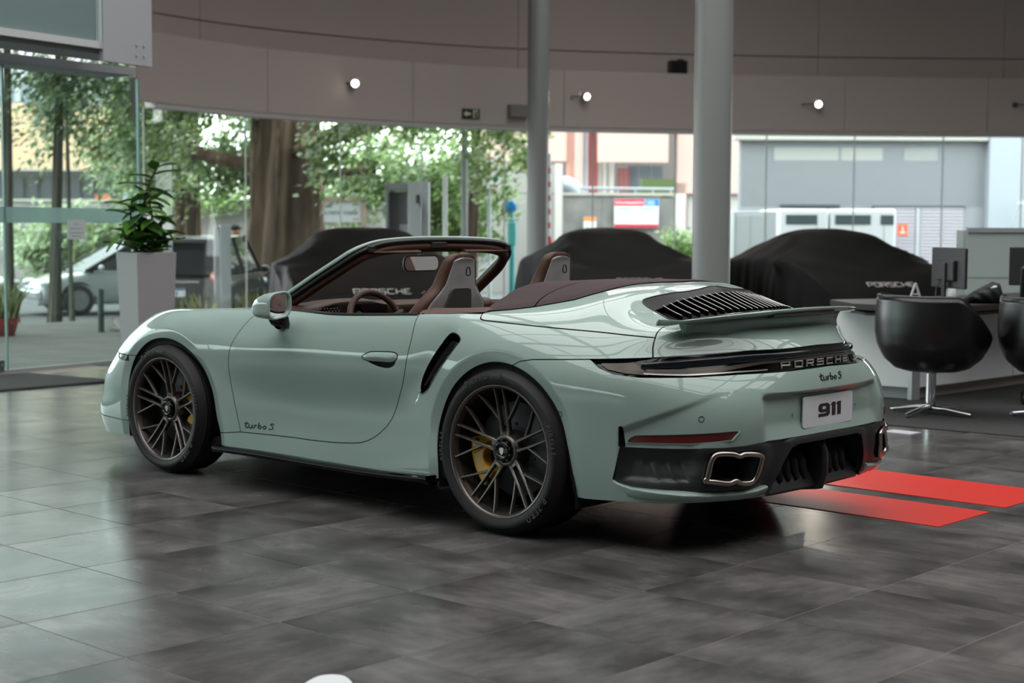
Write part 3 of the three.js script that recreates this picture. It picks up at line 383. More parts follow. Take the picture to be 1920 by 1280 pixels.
const SCRIPT = [
  [[.16, 1.0], [.10, .55], [.06, .2], [.16, .02], [.34, .12]], [[-.06, .66], [.15, .74], [.38, .72]], [[.44, .56], [.40, .2], [.5, .02], [.66, .12], [.76, .56]], [[.76, .56], [.74, .14], [.86, .03]],
  [[.98, .56], [.96, .03]], [[.96, .36], [1.08, .54], [1.22, .5]], [[1.42, 1.0], [1.36, .45], [1.36, .06]], [[1.36, .08], [1.56, .02], [1.66, .26], [1.54, .5], [1.37, .38]],
  [[1.98, .52], [1.82, .3], [1.92, .03], [2.1, .1], [2.14, .38], [1.98, .52]], [[2.95, .86], [2.72, .97], [2.58, .76], [2.8, .52], [2.86, .2], [2.6, .02], [2.42, .12]]];
function script(at, r) { return SCRIPT.map(l => tube(l.map(p => at(...p)), r, 16, 6)); }
// --- tail light band
const qLim = (a, b) => (x, y, z) => { const q = tq(x, z); return Math.min(q - a, b - q); };
const bandH = (lo, hi, a, b, off) => panel([(x, y, z) => { const q = tq(x, z); return q > 1.1 ? -.2 : y - lo(q); }, (x, y, z) => hi(tq(x, z)) - y, qLim(a, b)], off), band = (...k) => both(bandH(...k));
const lampOff = (q, y) => { const t = clamp((y - yLo(q)) / Math.max(.01, yHi(q) - yLo(q))), f = 1 - sstep(.7, 1.0, q); return lerp(-.022, lerp(-.044, .0, t), f); }, lo = k => (x, y, z) => lampOff(tq(x, z), y) + k;
const lamp = obj('tail_light', band(q => yLo(q) - .001, q => yHi(q) + .002, -1, 1.1, lo(0)), M.gloss, car);
obj('trim_bar', band(q => yHi(q) - .034, q => yHi(q) - .012, -1, .87, (x, y, z) => { const q = tq(x, z), t = clamp((y - yHi(q) + .034) / .022); return lampOff(q, y) + .002 + .018 * Math.sqrt(Math.max(0, 1 - (2 * t - 1) ** 2)); }), mat(0x171b20, 0.1, { specularIntensity: .8 }), lamp);
obj('light_strip', band(q => yLo(q) + .041 - .017 * sstep(.32, .6, q), q => yLo(q) + .049 - .012 * sstep(.32, .6, q), -1, .85, lo(.009)), M.smoke, lamp);
for (const f of [g => g, mirrorZ]) obj('light_edge', f(bandH(q => yLo(q) + .0195, q => yLo(q) + .0235, .34, .86, lo(.010))), M.silver, lamp);
{ const qs = Array.from({ length: 40 }, (_, i) => lerp(-1.06, 1.06, i / 39)); obj('bumper_shelf', grid(qs.map(q => { const a = Math.abs(q), y = yLo(a) - .003; return [tailPt(q, y, 0), tailPt(q, y, -.003), tailPt(q, y + .001, lampOff(a, y) - .004)]; })), M.paint, bumperR); }
{ const lens = sdf([[.84, .738], [.93, .740], [1.0, .752], [1.042, .776], [.90, .781], [.862, .757]]); const a = panel([(x, y, z) => x < .3 ? -.2 : lens(tailQ(x, z), y)], lo(.007)); for (const f of [g => g, mirrorZ]) obj('lamp_lens', f(a), M.smoke, lamp); }
{ // wide-spaced maker lettering on the band
  const g = [], W = .047, H = .024, step = .0795; [...'PORSCHE'].forEach((c, i) => { const z0 = .266 - i * step; for (const pl of GLY[c]) g.push(...ribbon(pl.map(([u, v]) => [z0 - u * W, .7405 + v * H]), (z, y) => { const h = tailPt(z / .985, y, lampOff(Math.abs(z), y) + .006); return V(h.x, y, z); }, .0032)); });
  obj('maker_lettering', g, M.silver, lamp);
}
{ const at = (u, v) => { const z = .084 - u * .0585; const h = tailPt(z / 1.06, .683 + v * .028, .002); return V(h.x, .681 + v * .028 + .0, z); }; obj('model_script', script(at, .0026), M.gloss, bumperR); }
{ const at = (u, v) => sidePt(-1.808 + u * .0725, .297 + u * .002 + v * .03, .0008); obj('model_script', script(at, .0028), M.dark, doors[0]); }
// --- number plate with its digits
{
  const pl = obj('number_plate', extr(rrect(.40, .13, .012), .004, .001).rotateY(Math.PI / 2).translate(1.050, .552, 0), M.plate, car); pl.geometry.translate(0, 0, 0);
  const s = .032, d9 = [[-1.9, -1.15], [0.05, -1.15], [.45, -.8], [.45, .7], [.05, 1.1], [-1.5, 1.1], [-1.9, .75], [-1.9, -.05], [-1.5, -.4], [-.35, -.4], [-.35, -.62], [-1.9, -.62]], h9 = [[-1.1, .1], [-1.1, .62], [-.35, .62], [-.35, .1]], one = dx => [[.62 + dx, .62], [.95 + dx, 1.1], [1.65 + dx, 1.1], [1.65 + dx, -1.15], [.9 + dx, -1.15], [.9 + dx, .62]];
  const k = p => p.map(([a, b]) => [a * s * 1.22 + .022 - .008 - .02, b * s * .78]);
  obj('plate_digits', [extr(k(d9), .001, 0, [k(h9)]), extr(k(one(-.02)), .001), extr(k(one(1.12)), .001)].map(g => g.rotateY(Math.PI / 2).translate(1.0552, .553, 0)), M.ink, pl);
  for (const s2 of [1, -1]) obj('bolt', cyl(.005, .005, .004, 1.041, .553, s2 * .255, 12, [0, 0, Math.PI / 2]), M.paint, car);
}
// --- reflectors, sensors
for (const s of [1, -1]) {
  const f = g => s > 0 ? g : mirrorZ(g);
  obj('reflector', f(panel([(x, y, z) => x < .3 ? -.2 : refS(tailQ(x, z), y)], -.006)), M.red, car);
  const b = f(grid([.0, 1].map(k => [[.920, .4545], [.80, .4575], [.70, .4595], [.553, .4725], [.524, .508]].map(([q, y]) => tailPt(q, y, k ? .008 : -.006)))));
  obj('reflector_lip', b, M.paint, car);
  for (const [q, y, o] of s > 0 ? [[.661, .559, 0], [1.2, .551, 0]] : [[.661, .559, 0]]) { const p = tailPt(q, y, .001), n = tailN(q, y), g = new THREE.TorusGeometry(.011, .0012, 6, 28); g.applyQuaternion(new THREE.Quaternion().setFromUnitVectors(V(0, 0, 1), n)); g.translate(p.x, p.y, p.z); obj('parking_sensor', f(g), M.dark, car); }
}
// --- black valance, exhausts, diffuser
const exP = curve2([[.632, .325], [.648, .318], [.644, .33], [.622, .405], [.607, .418], [.55, .416], [.53, .408], [.51, .414], [.452, .408], [.432, .398], [.436, .38], [.458, .314], [.474, .301], [.52, .302], [.543, .312], [.565, .305], [.62, .312]].map(([q, y]) => [q, y]).filter((_, i) => i > 0), 70, true);
const exS = sdf(exP), diffP = [[-.3, .432], [.22, .428], [.262, .415], [.30, .36], [.345, .262], [.36, .1], [-.3, .1]], diffS = sdf(diffP);
const valG = both(panel([(x, y, z) => val(x, y, z) + .004, (x, y, z) => x < .3 ? .1 : -exS(tailQ(x, z), y) - .014, (x, y, z) => x < .3 ? .1 : -diffS(tailQ(x, z), y)], (x, y, z) => { const q = tailQ(x, z); let o = -.012 - .02 * sstep(.0, .06, val(x, y, z)) * sstep(.36, .5, q); o += .02 * sstep(.09, .02, -exS(q, y)) * (exS(q, y) < 0 ? 1 : 1); o += .012 * sstep(.06, .02, -diffS(q, y)); for (const c of [.72, .775, .83]) { const d = q - c - (y - .36) * .35; if (d > 0 && d < .04 && y > .30 && y < .40) o -= .006 * sstep(.04, .0, d) * sstep(.30, .31, y) * sstep(.40, .385, y); } return o; }));
const valance = obj('rear_valance', valG, M.satin, car);
for (const s of [1, -1]) {
  const f = g => s > 0 ? g : mirrorZ(g), ring = exP.map(([q, y]) => tailPt(q, y, .014)), back = exP.map(([q, y]) => { const p = tailPt(q, y, 0), c = tailPt(.54, .36, 0); return V(lerp(p.x, c.x, .12) - .13, lerp(p.y, c.y, .1), lerp(p.z, c.z, .12)); });
  const e = obj('exhaust_tip', f(tube(ring, .0115, 140, 10, true)), M.tip, car), wall = ring.map((p, i) => p.clone().lerp(back[i], .08)), cen = V(.80, .36, .55);
  obj('exhaust_pipe', f(grid([wall, back, back.map(() => cen)], true)), M.satin, e);
  const mid = grid([[.532, .412], [.536, .36], [.540, .304]].map(([q, y]) => [-.02, -.08, -.13].map(o => tailPt(q, y, o)))); obj('pipe_divider', f(mid), M.satin, e);
  obj('exhaust_shroud', f(grid([exP.map(([q, y]) => { const p = tailPt(.54 + (q - .54) * 1.13, .36 + (y - .36) * 1.24, .004); return p; }), exP.map(([q, y]) => tailPt(.54 + (q - .54) * 1.1, .36 + (y - .36) * 1.2, -.06)), exP.map(([q, y]) => tailPt(.54 + (q - .54) * .9, .36 + (y - .36) * .9, -.07))], true)), M.under, e);
  // body-coloured lip below the valance
  const qs = [.975, .955, .93, .9, .85, .8, .72, .64, .56, .5, .44, .40, .378]; const L = qs.map((q, i) => { const yt = ip([[.378, .268], [.5, .262], [.72, .264], [.9, .274], [.95, .285], [.975, .30]])(q), o = .002 + .02 * sstep(.97, .8, q) - .01 * sstep(.44, .378, q); return [tailPt(q, yt, -.022), tailPt(q, yt + .001, o - .004), tailPt(q, yt - .006, o), tailPt(q, yt - .03, o - .006), tailPt(q, .222, -.004), tailPt(q, .221, -.04)]; });
  obj('lip', f(loft(L)), M.paint, car);
  obj('lip_underside', f(grid(qs.map(q => [tailPt(q, .224, -.012), tailPt(q, .222, -.012).add(V(0, -.012, 0)), tailPt(q, .222, -.16).add(V(0, -.008, 0))]))), M.satin, car);
}
{
  // sloping diffuser floor with strakes, frame edge and centre fin
  const zz = []; for (let i = 0; i <= 24; i++) zz.push(-.36 + .03 * i);
  const difM = mat(0x2c2d30, .36), d = obj('diffuser', grid(zz.map(z => [[.86, .44], [.875, .43], [.90, .40], [.94, .33], [.985, .262], [1.005, .228], [1.0, .215], [.9, .2]].map(([x, y]) => V(x - .1 * z * z, y, z)))), difM, car);
  for (const z of [-.255, -.195, -.135, -.075, .075, .135, .195, .255]) obj('strake', loft([[.89, .41, .002], [.93, .375, .02], [.965, .32, .024], [.995, .262, .004]].map(([x, y, h]) => [[x - .1 * z * z - .01, y - .01, z - .011], [x + h + .004 - .1 * z * z, y + h, z], [x - .1 * z * z - .01, y - .01, z + .011]])), difM, d);
  obj('centre_fin', loft([[.97, .44, .016], [1.03, .425, .016], [1.055, .36, .016], [1.055, .27, .016], [1.03, .205, .016]].map(([x, y, h]) => [[.86, y - .02, -h], [x - .02, y, -h], [x, y + .004, -h * .6], [x, y + .004, h * .6], [x - .02, y, h], [.86, y - .02, h]])), M.satin, d);
  const ed = curve2([[-.26, .2], [-.345, .262], [-.30, .36], [-.262, .412], [-.22, .430], [0, .433], [.22, .430], [.262, .412], [.30, .36], [.345, .262], [.36, .2]].slice(1), 60).map(([q, y]) => [tailPt(q, Math.max(.225, y), .0), tailPt(q, Math.max(.225, y), -.03), tailPt(q * .98, Math.max(.225, y - .004), -.17)]);
  obj('diffuser_frame', grid(ed), M.satin, d);
}
// --- engine grille with slats
{
  const gr = obj('engine_grille', both(panel([(x, y, z) => grille(x, y, z) - .001, (x, y, z) => .535 - .11 * Math.abs(z) - x], .001)), mat(0x080808, .4, { specularIntensity: .25 }), car);
  obj('grille_floor', both(panel([(x, y, z) => grille(x, y, z) + .004], -.035)), M.under, gr);
  obj('grille_rim', tube([...curve2([[.626, .503], [.60, .507], [.511, .480], [.414, .462], [.398, .44], [.402, .40], [.43, .30], [.45, .166], [.455, 0]], 40).map(([x, z]) => topPt(x, z, .001))], .003, 80, 6), M.gloss, gr);
  obj('grille_rim', mirrorZ(gr.children[1].geometry), M.gloss, gr);
  for (let i = -11; i <= 11; i++) { const z = i * .041 + .0, zb = z * 1.06, rows = []; const xe = .545 - .12 * Math.abs(z), xr = .70 - .12 * (Math.abs(zb) / .5) ** 1.6; if (Math.abs(z) > .44) continue; for (const t of [0, .33, .66, 1]) { const x = lerp(xe - .012, xr - .002, t), p = topPt(x, lerp(z, zb, t), .001); rows.push([p.clone().add(V(0, -.022, -.0035)), p.clone().add(V(0, 0, -.0035)), p.clone().add(V(0, .001, .0)), p.clone().add(V(0, 0, .0035)), p.clone().add(V(0, -.022, .0035))]); } const sl = obj('slat', loft(rows), M.gloss, gr); obj('slat_edge', tube(rows.map(r => r[2].clone().add(V(0, .001, .002))), .0018, 12, 5), M.silver, sl); }
}
// --- spoiler blade on the tail lid
{
  const secs = []; for (let i = 0; i <= 40; i++) { const z = .70 * Math.sin((i / 40 - .5) * Math.PI), a = Math.abs(z) / .70, xl = .722 - .06 * a ** 1.6, xt = lerp(.955 - .175 * a ** 2.4, xl + .012, a > .985 ? 1 : 0), yl = lerp(.957, .927, a ** 1.5), yt = .981 - .036 * a ** 2.2, th = .018 * (1 - .55 * a ** 3); const s = []; for (const [t, u] of [[0, -.004], [.0, .003], [.3, .004], [.6, .003], [.9, .002], [1, .0], [1.0, -.45], [.93, -1.0], [.7, -1.2], [.4, -1.4], [.15, -1.2]]) { s.push(V(lerp(xl, xt, t), lerp(yl, yt, t ** 1.15) + (u > 0 || u > -.01 ? u : u * th), z)); } secs.push(s); }
  const sp = obj('rear_spoiler', loft(secs), M.paint, car);
  const ped = []; for (let i = 0; i <= 30; i++) { const z = -.60 + .04 * i, a = Math.abs(z) / .6, e = sstep(1, .72, a), xt = .955 - .175 * (Math.abs(z) / .70) ** 2.4; ped.push([V(.70, .93, z), V(.72, .955 - .02 * a, z), V(lerp(.75, xt - .045, e), lerp(.93, .965 - .03 * a * a, e), z), V(lerp(.74, xt - .07, e), lerp(.91, .92, e), z), V(lerp(.73, .865 - .06 * a * a, e), .878, z), V(.74, .86, z)]); }
  obj('spoiler_mount', loft(ped), M.paint, sp);
  obj('brake_light', loft([-.24, -.23, 0, .23, .24].map(z => { const xt = .955 - .175 * (Math.abs(z) / .70) ** 2.4 - .012; return [[xt - .03, .962, z], [xt + .006, .964, z], [xt + .0, .948, z], [xt - .03, .944, z]]; })), M.smoke, sp);
}
// --- wheels: axis along z, outside towards +z
const font = await new FontLoader().loadAsync('fonts/droid/droid_sans_bold.typeface.json');
function arcText(str, r, size, z, a0, sp = 1.12) { const g = []; let a = a0; for (const ch of str) { if (ch === ' ') { a -= size * .6 / r; continue; } const t = new TextGeometry(ch, { font, size, depth: .0015, curveSegments: 3 }); t.computeBoundingBox(); const w = t.boundingBox.max.x - t.boundingBox.min.x; a -= w / 2 / r; t.translate(-w / 2 - t.boundingBox.min.x, 0, 0).translate(0, r, z).rotateZ(a - Math.PI / 2 + 0); g.push(t); a -= (w / 2 + size * .16) * sp / r; } return merge(g); }
function wheel(x, zc, R, W, Rr, turn, calAngle, s) {
  const w = new THREE.Group(); w.name = 'wheel'; w.position.set(x, R, s * zc); if (s < 0) w.rotation.y = Math.PI; car.add(w);
  const h = W / 2, ax = g => g.rotateX(Math.PI / 2), gr = []; // lathe axis y -> z
  for (const g0 of [-.62, -.22, .22, .62]) gr.push([R - .001, g0 * h - .007], [R - .008, g0 * h - .006], [R - .008, g0 * h + .006], [R - .001, g0 * h + .007]);
  const prof = [[Rr - .012, -h + .02], [Rr + .006, -h + .006], [lerp(Rr, R, .5), -h - .004], [R - .03, -h + .008], [R - .010, -h + .026], [R - .003, -h + .05], ...gr, [R - .003, h - .05], [R - .010, h - .026], [R - .030, h - .008], [lerp(Rr, R, .55), h + .004], [lerp(Rr, R, .3), h + .001], [Rr + .008, h - .004], [Rr + .004, h - .008], [Rr - .006, h - .014], [Rr - .012, h - .03]];
  const tire = obj('tire', ax(lathe(prof, 96)), M.rubber, w);
  const rmid = lerp(Rr, R, .38), tm = mat(0x3a3a3b, .6); obj('sidewall_lettering', [arcText('P ZERO', rmid, (R - Rr) * .36, h + .0042, 2.15), arcText('R', rmid, (R - Rr) * .36, h + .0042, 1.52), arcText('PIRELLI', rmid, (R - Rr) * .3, h + .0042, 3.35), arcText('P ZERO', rmid, (R - Rr) * .36, h + .0042, -.55), arcText('PIRELLI', rmid, (R - Rr) * .3, h + .0042, .45)], tm, tire);
  const barrel = obj('barrel', ax(lathe([[Rr - .045, -h + .03], [Rr - .03, -h + .025], [Rr - .024, h - .07], [Rr - .017, h - .038]].reverse(), 96)), M.dark, w);
  const rim = obj('rim', ax(lathe([[Rr - .020, h - .055], [Rr - .017, h - .035], [Rr - .012, h - .020], [Rr - .010, h - .012], [Rr - .002, h - .008], [Rr + .002, h - .008], [Rr + .004, h - .012], [Rr + .002, h - .02]].reverse(), 96)), M.bronze, w);
  const zo = h - .022, zi = h - .052; // spoke depth at rim and hub
  const beam = (r0, a0, r1, a1, w0, w1, d0 = .03, d1 = .026, z0 = zi, z1 = zo) => { const n = 7, secs = []; for (let i = 0; i <= n; i++) { const t = i / n, px = lerp(r0 * Math.sin(a0), r1 * Math.sin(a1), t), py = lerp(r0 * Math.cos(a0), r1 * Math.cos(a1), t), dx = r1 * Math.sin(a1) - r0 * Math.sin(a0), dy = r1 * Math.cos(a1) - r0 * Math.cos(a0), l = Math.hypot(dx, dy), nx = dy / l, ny = -dx / l, ww = lerp(w0, w1, t) / 2, z = lerp(z0, z1, t) - .003 * Math.sin(Math.PI * t), d = lerp(d0, d1, t); secs.push([[px - nx * ww, py - ny * ww, z - .004], [px - nx * ww * .55, py - ny * ww * .55, z], [px + nx * ww * .55, py + ny * ww * .55, z], [px + nx * ww, py + ny * ww, z - .004], [px + nx * ww, py + ny * ww, z - d], [px - nx * ww, py - ny * ww, z - d]]); } return toCreasedNormals(loft(secs), .6); };
  for (let k = 0; k < 5; k++) {
    const A = k * 2 * Math.PI / 5 + turn, D = Math.PI / 180, g = [], re = Rr - .014;
    for (const q of [1, -1]) {
      const ro = .112, offA = Math.asin(.021 / ro), ea = Math.asin(.024 / re);
      g.push(beam(.05, A + q * .36, ro, A + q * offA, .022, .0135, .02, .02, zi - .001, zi), beam(ro, A + q * offA, re, A + q * ea, .0135, .0095, .02, .018, zi));
      g.push(beam(.135, A + q * Math.asin(.024 / .135), re, A + q * 26 * D, .012, .0095, .02, .018, zi + .001));
    }
    g.push(beam(.045, A, .082, A, .056, .05, .02, .018, zi - .002, zi - .003));
    obj('spoke', g, M.bronze, rim);
  }
  const hub = obj('hub', [ax(lathe([[.0, -.09], [.09, -.09], [.086, zi - .05], [.072, zi - .012], [.065, zi + .002], [.055, zi + .004], [.050, zi - .004], [0, zi - .004]], 48))], M.bronze, w);
  const nut = [ax(lathe([[.046, zi - .02], [.046, zi + .012], [.040, zi + .022], [.030, zi + .024], [.028, zi + .018], [0, zi + .018]], 48))]; for (let i = 0; i < 10; i++) nut.push(box(.012, .010, .02, 0, .046, zi + .008, .002).rotateZ(i * Math.PI / 5));
  obj('centre_lock', nut, M.gloss, hub); obj('valve', bar([Math.sin(turn + 2.9) * (Rr - .03), Math.cos(turn + 2.9) * (Rr - .03), h - .09], [Math.sin(turn + 2.9) * (Rr - .045), Math.cos(turn + 2.9) * (Rr - .045), h - .06], .004), M.dark, hub);
  obj('crest', extr(curve2([[-.011, .012], [0, .015], [.011, .012], [.010, -.004], [0, -.016], [-.010, -.004]], 24, true), .0015, .0005).translate(0, 0, zi + .018), M.silver, hub);
  const rd = Math.min(.205, Rr - .06); const disc = obj('brake_disc', ax(lathe([[.09, zi - .075], [rd, zi - .075], [rd, zi - .107], [.09, zi - .107]].reverse(), 64)), M.disc, w);
  obj('disc_bell', [ax(lathe([[.0, zi - .07], [.10, zi - .068], [.105, zi - .08]].reverse(), 48)), ...Array.from({ length: 10 }, (_, i) => cyl(.007, .007, .008, Math.sin(i * .628) * .112, Math.cos(i * .628) * .112, zi - .073, 10, [Math.PI / 2, 0, 0]))], M.dark, disc);
  { const pts = [], n = 18, half = .5, r0 = .135, r1 = rd + .012; for (let i = 0; i <= n; i++) { const a = lerp(-half, half, i / n); pts.push([r1 * Math.cos(a), r1 * Math.sin(a)]); } for (let i = n; i >= 0; i--) { const a = lerp(-half, half, i / n), rr0 = r0 + .03 * Math.max(0, Math.cos(a * 4)); pts.push([rr0 * Math.cos(a), rr0 * Math.sin(a)]); } const c = obj('brake_caliper', extr(pts, .085, .006).rotateZ(calAngle).translate(0, 0, zi - .118), M.yellow, w); for (const a of [-.5, .5]) obj('caliper_bolt', cyl(.012, .012, .01, Math.cos(a + calAngle) * (r1 - .03), Math.sin(a + calAngle) * (r1 - .03), zi - .024, 12, [Math.PI / 2, 0, 0]), M.dark, c); }
  obj('backing_plate', [ax(lathe([[0, zi - .15], [Rr - .05, zi - .15], [Rr - .06, -h + .03]].reverse(), 48))], M.under, w);
  return w;
}
for (const s of [1, -1]) { wheel(0, .786, .361, .305, .285, -.045, s > 0 ? 3.5 : -.36, s); wheel(-2.45, .789, .343, .25, .2725, -.03, s > 0 ? .05 : 3.1, s); }
// --- windscreen frame, glass, mirrors, interior
{
  const half = [[-1.80, .905, .712], [-1.73, .95, .698], [-1.663, .991, .682], [-1.516, 1.078, .648], [-1.388, 1.154, .61], [-1.325, 1.198, .575], [-1.29, 1.224, .53], [-1.277, 1.242, .46], [-1.28, 1.253, .34], [-1.30, 1.259, .18], [-1.315, 1.261, 0]];
  const full = [...half, ...half.slice(0, -1).reverse().map(p => [p[0], p[1], -p[2]])], path = curve3(full, 140), up = (t, p) => V(-.5, .85, clamp(p.z * 1.3, -.75, .75) * sstep(.2, .55, Math.abs(p.z))).normalize();
  const fr = obj('windscreen_frame', sweep(path, [[-.020, -.008], [-.014, .002], [0, .006], [.014, .003], [.022, -.006], [.012, -.014], [-.012, -.014]], up), M.paint, car);
  const shift = (dx, dy, dz, k = 0) => path.map(p => p.clone().add(V(dx, dy, -Math.sign(p.z) * dz * sstep(.25, .5, Math.abs(p.z)))));
  obj('seal', sweep(shift(.018, -.018, .012), [[-.024, -.012], [-.02, .008], [.02, .010], [.026, -.004], [.014, -.016]], up), M.rubber, fr);
  obj('frame_trim', sweep(shift(.010, -.046, .034), [[-.026, -.02], [-.026, .016], [.022, .018], [.03, 0], [.018, -.022]], up), M.leather, fr);
  const base = curve3([[-1.81, .9, .70], [-1.88, .895, .5], [-1.96, .90, .25], [-1.985, .905, 0], [-1.96, .90, -.25], [-1.88, .895, -.5], [-1.81, .9, -.70]], 40);
  const top = curve3(full.filter(p => p[1] > 1.19).map(p => [p[0] - .004, p[1] - .022, p[2] * .95]), 40), rows = []; for (let i = 0; i <= 16; i++) rows.push(base.map((b, k) => { const q = b.clone().lerp(top[k], i / 16); q.y += .035 * Math.sin(Math.PI * i / 16); q.x -= .02 * Math.sin(Math.PI * i / 16); return q; }));
  obj('windscreen', grid(rows), M.glass, car);
  obj('cowl', sweep(base, [[-.04, -.01], [-.04, .004], [.03, .004], [.03, -.02]], V(0, 1, 0)), M.dark, car);
  for (const z of [.33, -.33]) { const v = []; for (const [t, dx] of [[-1, 0], [-.9, .006], [0, .01], [.9, .006], [1, 0]]) v.push([[-1.335, 1.212, z + t * .165], [-1.33, 1.222 + dx * .3, z + t * .165], [-1.22 + (t > .8 || t < -.8 ? -.02 : 0), 1.193, z + t * .165], [-1.22 + (t > .8 || t < -.8 ? -.02 : 0), 1.183, z + t * .165], [-1.33, 1.205, z + t * .165]]); obj('sun_visor', loft(v), M.leather, fr); }
  for (const z of [0, .5, -.5]) obj('roof_latch', box(.045, .04, z ? .05 : .12, -1.262 + (z ? .0 : -.03), z ? 1.205 : 1.222, z, .01), M.dark, fr);
  const mir = obj('inside_mirror', loft([[-1.405, .075, .028], [-1.40, .125, .04], [-1.385, .13, .042]].map(([x, a, b]) => rrect(a * 2, b * 2, b * .8).map(([u, v]) => [x, 1.125 + v, .02 + u]))), M.dark, fr);
  obj('mirror_glass', extr(rrect(.245, .072, .03), .001).rotateY(Math.PI / 2).translate(-1.3835, 1.125, .02), M.mirror, mir);
  obj('mirror_arm', tube([[-1.40, 1.15, .01], [-1.41, 1.19, 0], [-1.37, 1.23, 0]], .014), M.dark, mir);
}
for (const s of [1, -1]) {
  const f = g => s > 0 ? g : mirrorZ(g), secs = [], cz = .99, cy = .938;
  for (const [x, a, b, dy, dz] of [[-1.545, .005, .005, -.022, .012], [-1.535, .028, .03, -.02, .010], [-1.50, .052, .05, -.012, .006], [-1.45, .066, .060, -.004, .002], [-1.40, .072, .065, 0, 0], [-1.375, .074, .066, 0, 0], [-1.367, .072, .064, 0, 0]]) secs.push(rrect(a * 2, b * 2, Math.min(a, b) * .75, 6).map(([u, v]) => [x + (u > 0 ? .0 : 0), cy + dy + v * (1 + .0 * u) - u * .12, cz + dz + u]));
  secs.push(rrect(.122, .108, .038, 6).map(([u, v]) => [-1.368, cy + v - u * .12, cz + u]), rrect(.118, .104, .036, 6).map(([u, v]) => [-1.385, cy + v - u * .12, cz + u]));
  const m = obj('door_mirror', f(loft(secs, false)), M.paint, car);
  obj('mirror_glass', f(grid([rrect(.12, .106, .037, 6).map(([u, v]) => [-1.383, cy + v - u * .12, cz + u]), rrect(.12, .106, .037, 6).map(() => [-1.384, cy, cz])], true)), M.mirror, m);
  obj('mirror_foot', f(loft([[.882, .062, .034], [.84, .052, .03], [.818, .032, .02]].map(([y, a, b], i) => rrect(a * 2, b * 2, b * .8, 4).map(([u, v]) => [-1.43 - .015 * i + u, y, .955 - .03 * i + v])))), M.gloss, m);
  obj('mirror_arm', f(bar([-1.45, .84, .93], [-1.53, .825, .845], .024, 12)), M.gloss, m);
}
// door top seals and brown inner trims along the opening
for (const s of [1, -1]) {
  const f = g => s > 0 ? g : mirrorZ(g), edge = curve3([[-1.70, .897, .735], [-1.5, .902, .762], [-1.22, .899, .796], [-.905, .909, .808], [-.594, .923, .815]], 40);
  obj('window_seal', f(sweep(edge, [[-.012, -.01], [-.012, .004], [.004, .004], [.006, -.006]], V(0, 1, 0))), M.rubber, doors[s > 0 ? 0 : 1]);
  obj('door_card', f(grid(edge.map(p => [V(p.x, p.y - .004, p.z - .006), V(p.x, p.y + .002, p.z - .03), V(p.x, p.y - .03, p.z - .06), V(p.x, p.y - .3, p.z - .08), V(p.x, p.y - .6, p.z - .07)]))), M.leather, doors[s > 0 ? 0 : 1]);
  obj('side_trim', f(grid(curve3([[-.594, .925, .813], [-.4, .932, .808], [-.215, .945, .795], [-.2, .947, .775]], 20).map((p, i) => [V(p.x, p.y, p.z + .002), V(p.x, p.y + .012, p.z - .02), V(p.x - .02, p.y + .02, p.z - .12), V(p.x - .05, p.y - .06, p.z - .2), V(p.x - .05, p.y - .4, p.z - .2)]))), M.leather, car);
}
{
  const rows = []; for (let i = 0; i <= 30; i++) { const z = .74 - i * 1.48 / 30, a = Math.abs(z) / .74, hd = .030 * Math.exp(-(((z - .36) / .2) ** 4)); rows.push([[-1.99 + .22 * a * a, .893, z], [-1.85 + .15 * a * a, .905, z], [-1.70, .918 + hd * .6, z], [-1.60 - .02 * a, .915 + hd, z], [-1.55 - .02 * a + hd, .90 + hd, z], [-1.57, .87 + hd * .4, z], [-1.58, .82, z], [-1.50, .74, z], [-1.56, .55, z]].map(p => V(...p))); }
  const d = obj('dashboard', grid(rows), M.leather, car);
  obj('instrument_panel', loft([.58, .5, .2, .13].map((z, i) => { const k = i === 0 || i === 3 ? .6 : 1; return [[-1.545, .895 + .012 * k, z], [-1.53, .895 + .022 * k, z], [-1.525, .80, z], [-1.56, .80, z]]; })), M.gloss, d);
  const dots = []; for (let r = 0; r < 3; r++) for (let c = 0; c < 7; c++) dots.push(ball(.0028, -1.522, .872 + r * .014, .62 - c * .022 - (r % 2) * .011, [1, 1, 1], 5)); obj('vent_stud', dots, M.tip, d);
  const sw = obj('steering_wheel', new THREE.TorusGeometry(.178, .0165, 14, 64).rotateY(Math.PI / 2).rotateZ(.38).translate(-1.36, .815, .36), M.leather, car);
  obj('wheel_hub', [ball(.07, -1.375, .81, .36, [.45, .9, 1.1]), ...[0, 2.0, -2.0].map(a => bar([-1.37, .81, .36], [-1.36 - Math.sin(.38) * .17 * -Math.cos(a + Math.PI), .815 + .17 * Math.cos(.38) * Math.cos(a + Math.PI), .36 + .17 * Math.sin(a + Math.PI)], .016))], M.dark, sw); obj('steering_column', bar([-1.38, .80, .36], [-1.56, .74, .36], .04), M.dark, sw);
  obj('cabin_floor', [box(1.7, .04, 1.4, -1.15, .26, 0), box(.06, .6, 1.4, -.36, .62, 0), box(.9, .22, .24, -1.2, .42, 0, .04)], M.dark, car);
}
